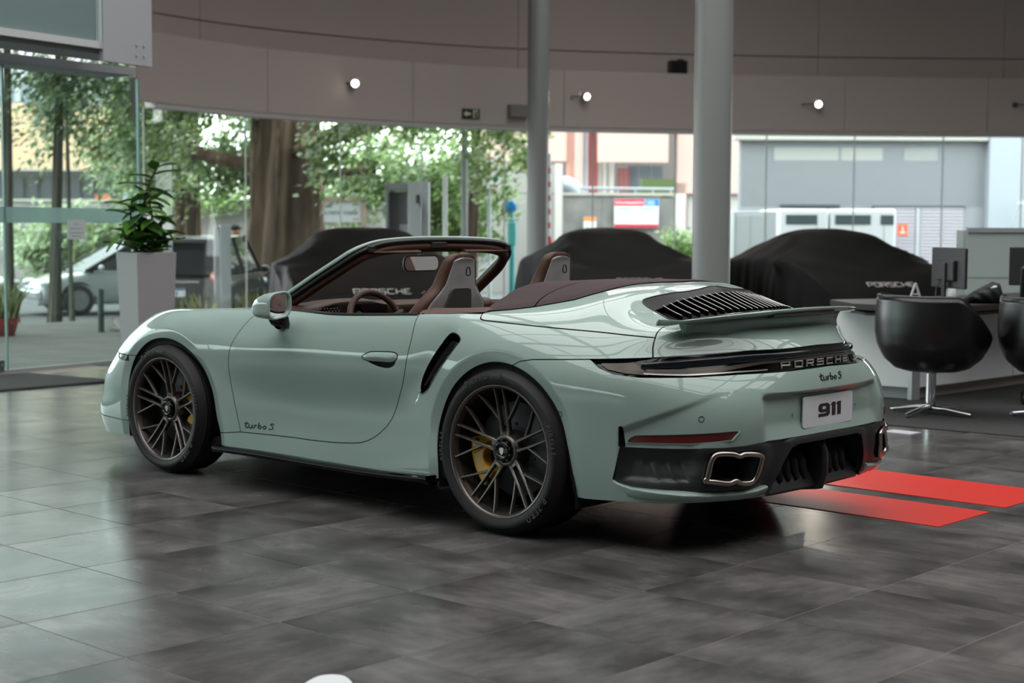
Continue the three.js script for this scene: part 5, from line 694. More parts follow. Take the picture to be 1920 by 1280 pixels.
const lines = (x, X, Y, w, n, gap, c, h = 5) => { x.fillStyle = c; for (let i = 0; i < n; i++) x.fillRect(X, Y + i * gap, w * (.7 + .3 * lat[i * 37 + X | 0]), h); };
board('price_board', 'white parking price board with a red heading on the concrete wall', 'sign', 1150, 1233, 373, 427, 41.9, 512, 340, (x, W, H) => { x.fillStyle = '#e9ecee'; x.fillRect(0, 0, W, H); x.fillStyle = '#c72b45'; x.fillRect(0, 0, 350, 86); x.fillRect(0, H - 40, W, 40); x.fillStyle = '#1f78c8'; x.fillRect(356, 0, 156, 86); x.fillStyle = '#ffffff'; x.font = 'bold 36px sans-serif'; x.fillText('ESTACIONAMENTO', 14, 58, 322); lines(x, 376, 22, 110, 3, 20, '#cfe6f7', 9); for (const X of [34, 292]) { lines(x, X, 112, 180, 1, 1, '#2f9bb5', 14); lines(x, X, 156, 120, 4, 34, '#7fb4c2', 10); lines(x, X + 145, 156, 40, 4, 34, '#e59aa6', 10); } }, 0xd8d8d8);
board('notice', 'small white notice with an orange top on the concrete wall', 'sign', 1093, 1117, 407, 434, 41.9, 128, 150, (x, W, H) => { x.fillStyle = '#e6e6e6'; x.fillRect(0, 0, W, H); x.fillStyle = '#e8904a'; x.fillRect(0, 0, W, 44); x.fillStyle = '#666'; x.beginPath(); x.arc(34, 112, 11, 0, 7); x.fill(); });
const nb = board('name_board', 'white roadside name board in a beige frame under the trees', 'sign', 598, 678, 378, 417, 37, 512, 250, (x, W, H) => { x.fillStyle = '#dfe6ea'; x.fillRect(0, 0, W, H); x.fillStyle = '#3a3f44'; x.font = 'bold 62px sans-serif'; x.fillText('OLYMPIC TOWER', 40, 160, 430); lines(x, 70, 46, 100, 1, 1, '#6b7379', 26); lines(x, 410, 26, 70, 1, 1, '#3f474d', 20); lines(x, 410, 208, 74, 1, 1, '#d96a86', 14); }, 0xcfd6da, 0xb9a595); for (const k of [-.55, .55]) obj('post', box(.1, 2.3, .08, k, -1.15, -.05, 0), mat(0xb9a595, .8), nb);
board('warning_sign', 'orange square warning sign fixed to the roller shutter', 'sign', 1680, 1699, 421, 442, 43.6, 96, 96, (x, W, H) => { x.fillStyle = '#e2593a'; x.fillRect(0, 0, W, H); x.fillStyle = '#f3d9c9'; x.fillRect(42, 18, 12, 34); x.fillRect(22, 62, 52, 12); }, 0xe2593a);
{ const s = board('parking_sign', 'square white road sign with a red ring and letter E', 'sign', 901, 936, 293, 327, 36, 256, 256, (x, W, H) => { x.fillStyle = '#e4e4e4'; x.fillRect(0, 0, W, H); x.lineWidth = 30; x.strokeStyle = '#b03a3a'; x.beginPath(); x.arc(128, 128, 92, 0, 7); x.stroke(); x.fillStyle = '#26292c'; x.font = 'bold 130px sans-serif'; x.fillText('E', 84, 174); }); obj('post', bar([-.02, -3.2, -.06], [-.02, .2, -.06], .035), mat(0x9fa3a6, .5), s);
  board('supplement_sign', 'small white plate with blue corner and red feet under the E road sign', 'sign', 901, 936, 328, 354, 36, 256, 190, (x, W, H) => { x.fillStyle = '#e6e9ea'; x.fillRect(0, 0, W, H); x.fillStyle = '#3fa0cf'; x.fillRect(160, 10, 84, 60); x.fillStyle = '#c33a3a'; x.fillRect(14, 150, 60, 28); x.fillRect(182, 150, 60, 28); }); }
// poles and street furniture
for (const [u, v0, v1, d, r, c, l] of [[870, 225, 560, 33, .07, 0x8a8d8e, 'tall grey lamp pole among the hanging branches'], [834, 330, 560, 31, .045, 0xd9dcdc, 'slim white post beside the charging station'], [917, 371, 560, 34, .045, 0xc9d2d4, 'short pale post under the E road sign']]) { const p = thing('street_pole', l, 'pole', at(px(u, d), ST, d)); obj('shaft', bar([0, 0, 0], [0, py(v0, d) - ST, 0], r, 16), mat(c, .5), p); obj('foot_plate', cyl(r * 2, r * 2.2, .05, 0, .025, 0, 16), mat(c, .5), p); }
{ const d = 33, p = thing('parking_meter', 'turquoise parking meter with a bright blue round head', 'parking meter', at(px(959, d), ST, d), HALL), t = mat(0x3fa6a8, .5); obj('pole', bar([0, 0, 0], [0, 1.95, 0], .06, 14), t, p); obj('case', box(.2, .5, .16, 0, 1.72, 0, .05), mat(0x62c4c4, .45), p); obj('crossbar', box(.36, .05, .08, 0, 2.02, 0, .02), mat(0xcfe3e3, .5), p); obj('head', ball(.12, -.02, 2.28, 0, [1, 1.05, .5]), mat(0x1f8fd6, .4), p); obj('neck', bar([0, 1.95, 0], [0, 2.3, 0], .04), t, p); }
{ const d = 31, p = thing('striped_pole', 'thin white pole with red bands outside the slim column', 'pole', at(px(1028, d), ST, d)); obj('shaft', bar([0, 0, 0], [0, 3.3, 0], .035, 12), mat(0xd6d9d9, .5), p); for (let k = 0; k < 7; k++) obj('red_band', cyl(.037, .037, .12, 0, 1.35 + k * .27, 0, 12), mat(0xc0504d, .5), p); }
{ const d = 29.3, p = thing('hydrant', 'bright red street hydrant with a pointed cap by the slim column', 'hydrant', at(px(1029, d), ST, d)); obj('body', cyl(.17, .19, 1.35, 0, .675, 0, 20), mat(0xd0342c, .5), p); obj('cap', cyl(.03, .17, .33, 0, 1.51, 0, 20), mat(0xd0342c, .5), p); obj('badge', box(.12, .12, .02, 0, 1.2, .18, .01).rotateY(HALL), mat(0xe6e2df, .6), p); }
{ const d = 29, p = thing('charging_station', 'white charging station with a hanging cable outside the window', 'charger', at(px(765, d), ST, d), HALL), w = mat(0xb6babc, .4), k = mat(0x86898b, .5); obj('slab', box(.39, 2.68, .35, .2, 1.34, 0, .02), w, p); obj('canopy', box(.42, .14, .35, -.2, 2.59, 0, .01), k, p); obj('post', box(.06, 2.6, .35, -.38, 1.3, 0, .01), k, p); obj('inner_panel', box(.16, 1.9, .12, -.09, .95, -.2, .01), w, p); obj('back_plate', box(.34, 2.5, .03, -.19, 1.25, -.16), mat(0x6d6f71, .6), p); obj('plug', box(.07, .16, .08, .19, 2.36, .2, .02), mat(0x33383b, .5), p); obj('cable', tube([[.19, 2.36, .22], [.26, 2.2, .24], [.27, 1.8, .25], [.24, 1.3, .25], [.2, .9, .24], [.1, .6, .23]], .025), mat(0x2f3a3c, .5), p); }
{ const d = 24.8, p = thing('totem_post', 'plain pale grey square post behind the glass beside the parked sedan', 'post', at(px(422, d), -.1, d), HALL + .35), w = mat(0xaab0b3, .45); obj('shaft', box(.165, 1.42, .12, 0, .71, 0, .005), w, p); obj('side_plate', box(.09, 1.40, .1, -.12, .70, -.03, .005), mat(0x8b8d8e, .5), p); obj('foot', box(.22, .02, .2, -.03, .01, 0), steelM, p); }
{ const d = 19.6, p = thing('bollard', 'dark slim bollard on the pavement seen through the entrance glass', 'bollard', at(px(188, d), -.03, d)); obj('shaft', bar([0, 0, 0], [0, .52, 0], .04, 14), mat(0x3b4646, .5), p); obj('cap', ball(.045, 0, .53, 0, [1, .5, 1]), mat(0x444f4f, .4), p); }
// grey hall across the street, shutters, vans
{
  const d = 44, b = thing('warehouse', 'long grey ribbed warehouse across the yard', 'building', [0, 0, 0]), m = new THREE.MeshPhysicalMaterial({ color: 0x8d9094, roughness: .7 }), X = u => px(u, d);
  obj('wall', blk(X(1385), X(1843), ST, 3.75, d + .06), m, b); for (let k = 0; k < 34; k++) obj('rib', blk(X(1386), X(1837), 1.95 + k * .053, 1.98 + k * .053, d + .035, .03), m, b);
  obj('cornice', blk(X(1372), X(1842), 3.75, 4.5, d - .25, .6), mat(0xa8a49d, .8), b); obj('clerestory', [blk(X(1447), X(1568), 3.2, 3.55, d + .03, .03)], mat(0x9b9c98, .4), b); obj('clerestory', [blk(X(1572), X(1650), 3.2, 3.55, d + .03, .03)], mat(0x9b9c98, .4), b); obj('clerestory', [blk(X(1690), X(1752), 3.2, 3.55, d + .03, .03)], mat(0x8f908e, .4), b);
  obj('lintel', blk(X(1462), X(1571), 1.86, 1.96, d - .02, .1), mat(0x33383b, .6), b); obj('lintel', blk(X(1633), X(1806), 1.88, 1.94, d - .02, .1), mat(0x45484b, .6), b);
  for (const [a, c] of [[1636, 1713], [1722, 1803]]) { const s = obj('roller_shutter', blk(X(a), X(c), ST, 1.88, d + .02, .05), mat(0x8f8a91, .6), b); for (let k = 0; k < 26; k++) obj('slat', box(X(c) - X(a) - .02, .055, .03, 0, 0, 0, 0).rotateX(-.3).rotateY(HALL).translate(...at((X(a) + X(c)) / 2, ST + .06 + k * .094, d)), mat(0xa7a2a9, .55), s); }
  obj('jamb', blk(X(1714), X(1721), ST, 1.88, d - .03, .1), mat(0xa7abb0, .5), b);
  const e = thing('white_building', 'pale blue-white rendered building at the warehouse end', 'building', [0, 0, 0]); obj('wall', blk(X(1843.2), X(2100), ST, 9, d - .3), mat(0x9da3aa, .8), e); const v = obj('vent', blk(X(1909), X(1935), 2.15, 3.55, d - .34, .03), mat(0xa9adb2, .6), e); for (let k = 0; k < 6; k++) obj('louvre', blk(X(1911), X(1935), 2.25 + k * .21, 2.36 + k * .21, d - .36, .03), mat(0x55585c, .7), v); const lp = obj('wall_lamp', [box(.55, .07, .25, ...at(X(1903), 2.0, d - 1.0), .02), bar(at(X(1890), 2.0, d - .9), at(X(1887), 1.5, d - .4), .02)], mat(0xd5dade, .5), e);
}
for (const [a, c, l, win, d] of [[1460, 1551, 'white box van with one dark window strip, parked beside the utility cabinet', [[1471, 1530]], 37], [1554, 1677, 'white box van with two dark window strips by the roller shutter', [[1563, 1630], [1648, 1673]], 37]]) {
  const v = thing('box_van', l, 'van', at(px((a + c) / 2, d), ST, d), HALL), w = px(c, d) - px(a, d), X = u => px(u, d) - px((a + c) / 2, d); obj('box_body', box(w, 1.95, 3.2, 0, 1.33, -1.6, .06), mat(0xd3d6d8, .35), v); for (const [p, q] of win) { obj('window', box(X(q) - X(p), .23, .02, (X(p) + X(q)) / 2, py(412, d, 1550) - ST, .005, .01), mat(0x4a5558, .2), v); } obj('door_seam', [box(.012, 1.5, .01, X(c) - .28, 1.2, .002, 0)], mat(0x9a9da0, .6), v); obj('bumper', box(w * .98, .16, .1, 0, .42, .02, .03), mat(0x55585a, .6), v); for (const x of [-1, 1]) obj('tail_lamp', box(.07, .16, .03, x * (w / 2 - .08), .75, .01, .01), mat(0xa03030, .4), v); for (const x of [-1, 1]) for (const z of [-.6, -2.5]) obj('wheel', cyl(.33, .33, .2, x * (w / 2 - .14), .33, z, 20, [0, 0, Math.PI / 2]), mat(0x1a1a1a, .8), v);
}
{ const d = 36, p = thing('utility_cabinet', 'pale double-door cabinet standing beside the box vans', 'cabinet', at(px(1414, d), ST, d), HALL), w = mat(0xb9bfc2, .5), W = px(1454, d) - px(1374, d); obj('case', box(W, 2.24, .8, 0, 1.12, -.42, .02), w, p); for (const s of [-1, 1]) { const dr = obj('door', box(W * .31, 2.1, .03, -.12 + s * W * .16, 1.1, 0, .006), w, p); obj('handle', box(.04, .3, .04, -.12 + s * .06, 1.2, .03, .01), mat(0x3f4548, .5), dr); } }
// beige building and grey block beyond the entrance
{ const d = 58, b = thing('beige_building', 'beige windowless building seen through the entrance glass', 'building', [0, 0, 0]), X = u => px(u, d); obj('wall', blk(X(-260), X(236), 3.35, 5.75, d), mat(0xc7a98a, .85), b); obj('recess_wall', blk(X(-260), X(260), ST, 3.35, d + 1.5), mat(0x5d6264, .8), b); for (let k = 0; k < 9; k++) obj('window', blk(X(-20 + k * 27), X(-20 + k * 27 + 18), 2.2, 3.1, d + 1.4, .05), mat(0x33383c, .3), b); obj('awning', blk(X(180), X(206), 2.0, 2.45, d, .6), mat(0xc4573a, .7), b); obj('pier', blk(X(236), X(256), ST, 9.5, d - .3), mat(0x8fa0a6, .7), b);
  const g = thing('grey_block', 'pale grey tower block rising behind the beige building', 'building', [0, 0, 0]); obj('wall', blk(px(-300, 76), px(330, 76), ST, 16, 76, 2), mat(0xaeb0b2, .85), g); for (let k = 0; k < 10; k++) obj('window', blk(px(-20 + k * 34, 76), px(-20 + k * 34 + 18, 76), 7.2, 8.3, 75.9, .1), mat(0x6d7880, .3), g); }
{ const d = 47, w = thing('garden_wall', 'low rendered garden wall behind the parked vehicles', 'wall', [0, 0, 0]); for (let k = 0; k < 6; k++) obj('panel', blk(px(-60 + k * 132, d), px(-60 + (k + 1) * 132 - 1, d), ST, 2.0, d), conc, w); obj('coping', blk(px(-60, d), px(730, d), 2.0, 2.08, d - .06, .5), mat(0xa39c92, .9), w); }
// parked vehicles
function parkedCar(name, label, r, d, turn, col, o) {
  const c = thing(name, label, 'car', at(r, ST, d), HALL + turn), L = o.L, H = o.H, W = o.W / 2, pm = mat(col, .3, { clearcoat: 1, clearcoatRoughness: .04 }), gm = mat(0x1b2326, .06, { clearcoat: 1 }), tr = mat(0x17181a, .5);
  const top = ip(o.top), wid = z => W * (1 - .10 * Math.abs(2 * z / L) ** 5 - .06 * Math.abs(2 * z / L) ** 2), rows = [];
  for (let i = 0; i <= 60; i++) { const z = lerp(-L / 2, L / 2, i / 60), T = (top(z - .05) + top(z) * 2 + top(z + .05)) / 4, w = wid(z) * (i === 0 || i === 60 ? .9 : 1), row = []; for (const [kx, ky] of [[0, 0], [.86, 0], [.97, .08], [1, .3], [1.0, .55], [.985, .75], [.94, .9], [.86, .98], [.6, 1.01], [0, 1.02]]) row.push(V(kx * w, lerp(.22, T, ky), z)); rows.push([...row, ...row.slice(0, -1).reverse().map(p => V(-p.x, p.y, p.z))]); }
  obj('body', loft(rows), pm, c);
  const cab = o.cab, gl = [[0, 0], [.25, .3], [.55, .62], [.85, .93], [1, 1]].map(([t, k]) => [lerp(cab[0], cab[1], t), lerp(cab[3], cab[2], t), t]); // [rear foot, rear roof, front roof, front foot]
  const secs = gl.map(([zr, zf, t]) => { const y = lerp(top(0) - .03, H, t), w = lerp(wid(0) * .93, wid(0) * .76, t), q = rrect(w * 2, zf - zr, .16); return q.map(([x, z]) => V(x, y - (t === 1 ? .02 * ((z / (zf - zr)) ** 2) * 4 : 0), (zr + zf) / 2 + z)); }); obj('glasshouse', loft(secs), gm, c);
  obj('roof', loft([[1.0, -.045], [1.01, -.01], [.9, .012], [.6, .02]].map(([k, dy]) => rrect(wid(0) * .76 * 2 * k, (cab[2] - cab[1]) * k, .16 * k).map(([x, z]) => V(x, H + dy, (cab[1] + cab[2]) / 2 + z)))), pm, c);
  for (const s of [-1, 1]) { for (const [zb, zt, r2] of [[cab[0] + .02, cab[1] + .02, .045], [cab[3] - .02, cab[2] - .02, .035], [(cab[0] + cab[3]) / 2 - .1, (cab[1] + cab[2]) / 2 - .05, .035]]) obj('pillar', bar([s * wid(0) * .935, top(0) - .02, zb], [s * wid(0) * .765, H - .01, zt], r2), r2 > .04 ? pm : tr, c); const f = s > 0 ? 1 : -1;
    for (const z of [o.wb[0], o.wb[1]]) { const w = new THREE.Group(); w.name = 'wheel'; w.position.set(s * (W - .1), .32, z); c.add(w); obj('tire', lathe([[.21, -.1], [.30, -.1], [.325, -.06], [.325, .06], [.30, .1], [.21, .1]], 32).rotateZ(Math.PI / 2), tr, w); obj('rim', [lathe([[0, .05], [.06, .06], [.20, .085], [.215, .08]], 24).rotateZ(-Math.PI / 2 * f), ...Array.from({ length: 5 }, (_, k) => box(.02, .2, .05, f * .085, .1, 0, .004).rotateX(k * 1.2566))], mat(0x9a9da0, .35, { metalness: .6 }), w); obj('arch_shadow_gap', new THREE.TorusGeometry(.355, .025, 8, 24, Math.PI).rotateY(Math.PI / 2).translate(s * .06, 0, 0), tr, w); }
    obj('headlamp', ball(.16, s * (W * .72), o.ly ?? .66, L / 2 - .16, [1, .5, .9]), mat(0xcdd5d8, .1, { clearcoat: 1 }), c); obj('tail_lamp', ball(.15, s * (W * .82), o.ty ?? .85, -L / 2 + .06, [1.05, .95, .75]), mat(0xb02a2a, .2, { clearcoat: 1 }), c); obj('lamp_centre', ball(.1, s * (W * .84), o.ty ?? .85, -L / 2 + .0, [1.15, .95, .8]), mat(0xe8dada, .2), c);
    obj('side_mirror', ball(.1, s * (W + .06), top(cab[3] - .3) + .06, cab[3] - .32, [.9, .65, .6]), pm, c); obj('door_handle', [-.5, .5].map(k => box(.02, .025, .16, s * (W * .995), top(0) - .14, (cab[0] + cab[3]) / 2 + k - .1, .008)), pm, c); obj('waistline', bar([s * wid(0) * .965, top(0) - .035, cab[0] + .15], [s * wid(0) * .965, top(0) - .035, cab[3] - .2], .014), mat(0xb9bec2, .2, { metalness: .8 }), c); }
  obj('bumper', [box(W * 1.7, .22, .14, 0, .42, -L / 2 + .03, .06), box(W * 1.7, .22, .14, 0, .42, L / 2 - .05, .06)], o.bump ? mat(o.bump, .5) : pm, c);
  const cv = document.createElement('canvas'); cv.width = 256; cv.height = 84; const x = cv.getContext('2d'); x.fillStyle = '#d9dcdf'; x.fillRect(0, 0, 256, 84); x.fillStyle = '#2d5f8f'; x.fillRect(0, 0, 256, 18); x.fillStyle = '#4a4f55'; x.font = 'bold 58px sans-serif'; if (o.plate) x.fillText(o.plate, 14, 74, 228); const tx = new THREE.CanvasTexture(cv); tx.colorSpace = THREE.SRGBColorSpace; obj('number_plate', box(.42, .14, .012, 0, o.py ?? .6, -L / 2 - .045, .004), new THREE.MeshPhysicalMaterial({ color: 0xd9dcdf, roughness: .5 }), c); obj('plate_print', new THREE.PlaneGeometry(.41, .132).rotateY(Math.PI).translate(0, o.py ?? .6, -L / 2 - .0525), new THREE.MeshPhysicalMaterial({ map: tx, roughness: .5 }), c);
  return c;
}
const SEDAN = { L: 4.4, W: 1.76, H: 1.42, top: [[-2.25, .78], [-1.9, .92], [-1.3, .95], [0, .90], [1.0, .88], [1.7, .78], [2.1, .66], [2.25, .55]], cab: [-1.45, -.75, .35, 1.15], wb: [-1.3, 1.35] };
const HATCH = { L: 4.1, W: 1.74, H: 1.47, top: [[-2.1, .85], [-1.7, .95], [0, .93], [.9, .92], [1.5, .84], [1.9, .70], [2.05, .55]], cab: [-1.85, -1.3, .15, 1.15], wb: [-1.25, 1.28] };
const SUVO = { L: 4.4, W: 1.84, H: 1.67, top: [[-2.25, .95], [-2.0, 1.05], [0, 1.03], [1.1, 1.0], [1.8, .92], [2.2, .75]], cab: [-2.05, -1.65, .35, 1.2], wb: [-1.3, 1.35], ty: 1.0, ly: .8, py: .74, plate: '1Y0A5' };
{ const s = parkedCar('parked_suv', 'black sport utility car parked tail-first behind the planter', -5.62, 28.3, 3.12, 0x16191b, SUVO); obj('chrome_strip', box(.9, .045, .03, 0, .92, -2.24, .015), M.chrome, s); obj('high_brake_lamp', box(.34, .04, .03, 0, 1.63, -1.78, .01), mat(0xd02a2a, .3), s); obj('roof_spoiler', loft([[-1.55, 1.60], [-1.75, 1.625], [-1.86, 1.60]].map(([z, y], i) => [[-.62, y - .03, z], [.62, y - .03, z], [.6, y + .035, z], [-.6, y + .035, z]])), mat(0x16191b, .3), s); }
parkedCar('parked_sedan', 'dark grey sedan parked beside the pale square post', -3.7, 31.4, -1.6, 0x55595c, SEDAN);
parkedCar('parked_hatchback', 'silver grey hatchback parked beyond the glass entrance', -8.25, 33.4, -1.02, 0x9a9ea0, HATCH);
parkedCar('parked_hatchback', 'dark teal hatchback standing nose to nose with the silver one', -12.3, 32.2, 1.25, 0x2d3b3d, HATCH);
// trees: fluted trunks, limbs, leaves as stuff
const bark = new THREE.MeshPhysicalMaterial({ color: 0x8b735f, roughness: .95, map: noiseTex(512, (u, v) => 110 + 150 * (fbm(u, v, 24, 5, 5) - .15)), bumpMap: noiseTex(256, (u, v) => 255 * fbm(u, v, 24, 4, 4), false), bumpScale: .05 });
const leafQ = (() => { const g = new THREE.BufferGeometry(); g.setAttribute('position', new THREE.Float32BufferAttribute([0, 0, 0, .26, .1, .5, 0, .02, 1, -.26, .1, .5], 3)); g.setIndex([0, 1, 2, 0, 2, 3]); g.setAttribute('uv', new THREE.Float32BufferAttribute([0, 0, 1, .5, .5, 1, 0, .5], 2)); g.computeVertexNormals(); return g; })();
const leafMat = new THREE.MeshPhysicalMaterial({ color: 0xffffff, roughness: .55, transmission: .35, thickness: 0, side: THREE.DoubleSide });
const paleBark = new THREE.MeshPhysicalMaterial({ color: 0x8d8a7c, roughness: .95, map: bark.map });
function trunk(parent, r0, r1, h, lean = [0, 0], fl = 6, name = 'trunk') { const rows = []; for (let i = 0; i <= 28; i++) { const t = i / 28, rr0 = lerp(r0, r1, Math.min(1, t * 1.3)) * (1 + .45 * Math.exp(-t * 9)); rows.push(Array.from({ length: 40 }, (_, j) => { const a = j / 40 * 2 * Math.PI, f = 1 + .13 * Math.sin(a * fl + t * 2) + .07 * Math.sin(a * fl * 2 + t * 6) + .03 * Math.sin(a * fl * 4 + t * 19); return V(Math.cos(a) * rr0 * f + lean[0] * t, h * t, Math.sin(a) * rr0 * f + lean[1] * t); })); } return obj(name, grid(rows.map(r => [...r, r[0]])), bark, parent); }
// clumps: [r, y, d, rx, ry, rd, n, hang]
function foliage(parent, clumps, size, cols, o = [0, 0, 0]) {
  let n = 0; for (const c of clumps) n += c[6]; const im = new THREE.InstancedMesh(leafQ, leafMat, n), m = new THREE.Matrix4(), q = new THREE.Quaternion(), e = new THREE.Euler(), col = new THREE.Color(); let i = 0;
  for (const [r, y, d, rx, ry, rd, k, hang = .4] of clumps) { const sub = []; for (let s = 0; s < Math.max(5, k / 60); s++) { let a, b, c; do { a = rr(-1, 1); b = rr(-1, 1); c = rr(-1, 1); } while (a * a + b * b + c * c > 1); sub.push([a * rx, b * ry, c * rd]); }
    for (let j = 0; j < k; j++) { const s = sub[(rnd() * sub.length) | 0], g = () => rr(-1, 1) * rr(.2, 1), x = r + s[0] + g() * .42, Y = y + s[1] + g() * .32 - rnd() * rnd() * hang, D = d + s[2] + g() * .4, z = size * rr(.6, 1.4); e.set(rr(.1, 1.4), rr(0, 6.28), rr(-.5, .5)); q.setFromEuler(e); m.compose(vat(x, Y, D), q, V(z, z, z)); im.setMatrixAt(i, m); col.set(cols[(rnd() * cols.length) | 0]).multiplyScalar(rr(.7, 1.2)); im.setColorAt(i, col); i++; } }
  im.name = 'foliage'; im.userData.kind = 'stuff'; shade(im); parent.attach(im); return im;
}
const GR = ['#8ba35c', '#70914a', '#9fb56c', '#5f7f42', '#b3c27f'];
{
  const d = 34.8, t = thing('fig_tree', 'massive fluted fig tree trunk with hanging roots behind the first covered car', 'tree', at(-5.08, ST, d)); trunk(t, .80, .66, 6, [.1, -.1], 7);
  for (let k = 0; k < 34; k++) { const a = k * .9, rr0 = .64 + .16 * rnd(), p = new THREE.Vector3(Math.cos(a) * rr0, 0, Math.sin(a) * rr0); obj('hanging_root', tube([[p.x * 1.25, .1, p.z * 1.25], [p.x * .98, 1.6, p.z * .98], [p.x * .9 + rr(-.1, .1), 3.2, p.z * .9], [p.x * .85, 4.6, p.z * .85]], rr(.03, .09), 20, 6), k % 3 ? bark : paleBark, t); }
  for (const [a, l, y0, y1, r] of [[2.6, 3.5, 3.1, 3.9, .16], [3.4, 3.2, 2.6, 3.2, .13], [.2, 3.8, 3.4, 4.2, .15], [5.2, 3, 3.6, 4.4, .14], [-.4, 2.2, 2.9, 3.1, .09]]) obj('limb', tube([[0, y0, 0], [Math.cos(a) * l * .4, lerp(y0, y1, .3), Math.sin(a) * l * .4], [Math.cos(a) * l, y1, Math.sin(a) * l]], r, 20, 8), bark, t);
  foliage(t, [[-7.2, 3.6, 30, 1.9, .9, 1.6, 4200, .9], [-5.9, 4.3, 29.5, 1.4, .7, 1.2, 2000], [-2.6, 4.0, 30.5, 1.6, .7, 1.4, 2400, .8], [-.6, 3.9, 31.5, 1.5, .6, 1.4, 2000, .8], [-4.6, 4.7, 29, 2, .7, 1, 1500], [-3.3, 2.75, 30.0, .55, .6, .5, 700, .8], [-7.5, 2.3, 31.5, 1.0, .7, .8, 1300, .8]], .17, GR, [0, 0, 0]);
}
{ const t = thing('leaning_tree', 'leaning slender tree between the planter and the fig tree', 'tree', at(-7.7, ST, 37)); trunk(t, .34, .26, 4.6, [.35, .2], 4); foliage(t, [[-7.4, 4.0, 35, 1.8, .9, 1.6, 3000, .8], [-5.6, 3.2, 36, 1.4, 1.0, 1, 2200, .9], [-8.6, 3.2, 36, 1.3, 1.1, 1, 1800, .8], [-6.6, 2.75, 36, .9, .6, .7, 1500, .7]], .17, ['#7b9a58', '#638449', '#93ab68']); }
{ const t = thing('weeping_tree', 'light green weeping tree behind the charging station', 'tree', at(-1.9, ST, 38.5)); trunk(t, .22, .14, 3.4, [0, 0], 4); foliage(t, [[-2.4, 3.0, 38, 2.2, .8, 1.3, 3800, 1.4], [-1.2, 2.2, 38.5, 1.4, .9, 1.0, 2600, 1.2], [-3.8, 2.6, 38.5, 1.3, .8, .8, 1700, 1.0], [-1.6, 1.2, 38, 1.2, .7, .6, 1500, .8]], .18, ['#8fae66', '#7b9c52', '#a4bb7c', '#6a8b47']); }
{ const t = thing('street_tree', 'airy street tree whose twigs hang over the grey lamp pole', 'tree', at(-.95, ST, 35)); trunk(t, .16, .10, 4.2, [.2, 0], 3); foliage(t, [[-1.9, 4.0, 33.5, 1.3, .5, .8, 1500, .7], [-.2, 3.75, 33.5, 1.0, .45, .8, 1100, .8], [-.75, 2.7, 34, .55, .5, .5, 420, .6], [.2, 3.2, 35, .6, .5, .5, 350, .6]], .17, GR); }
for (const [u, d, r, lean, l] of [[20, 26, .075, .1, 'mossy tree trunk at the edge of the entrance glass'], [112, 27, .095, .35, 'leaning pale tree trunk seen through the entrance glass'], [131, 29, .04, -.1, 'thin dark sapling beside the leaning pale trunk']]) { const t = thing('pavement_tree', l, 'tree', at(px(u, d) - lean * .3, ST, d)); trunk(t, r, r * .8, 5.2, [lean, 0], 3).material = paleBark; if (u !== 131) foliage(t, [[px(u, d) + .3, 4.0, d, 1.1, .5, .9, 1100, .7], [px(u, d) - .2, 3.0, d, .5, .5, .5, 300, .5]], .15, ['#6f8f56', '#5c7b4a', '#86a069']); }
{ const t = thing('bamboo_thicket', 'pale green bamboo thicket behind the silver hatchback', 'bush', at(px(125, 38), ST, 38)); for (let k = 0; k < 14; k++) { const x = rr(-1.3, 1.3), z = rr(-.5, .5); obj('cane', bar([x, 0, z], [x + rr(-.3, .3), rr(1.6, 2.4), z + rr(-.2, .2)], .02, 6), mat(0x9aa86a, .7), t); } foliage(t, [[px(125, 38), 1.0, 38, 1.4, .8, .6, 3200, .6]], .22, ['#a3b588', '#8ea474', '#b6c49c']); }
{ const h = thing('wall_hedge', 'bright green hedge trailing along the garden wall', 'hedge', at(px(420, 46.5), 1.95, 46.6)); obj('stem', bar([-3, .05, 0], [3, .05, 0], .03), bark, h); foliage(h, [[px(420, 46.5), 2.2, 46.5, 1.7, .25, .3, 1500, .3], [px(600, 46.5), 2.3, 46.5, 1.6, .35, .4, 1500, .4], [px(300, 46.5), 2.25, 46.5, 1, .3, .3, 700, .3]], .16, ['#9ab873', '#87a85f', '#b2c98c']); }
{ const h = thing('yard_hedge', 'dense green hedge between the wide column and the covered cars', 'hedge', at(px(1283, 36), ST, 36)); obj('core', box(1.0, 1.5, .5, 0, .75, 0, .1).rotateY(HALL), mat(0x7fa255, 1), h); foliage(h, [[px(1283, 36), .6, 35.8, .5, .6, .3, 1500, .2]], .12, ['#7fa255', '#6b9044', '#93b56b']); }
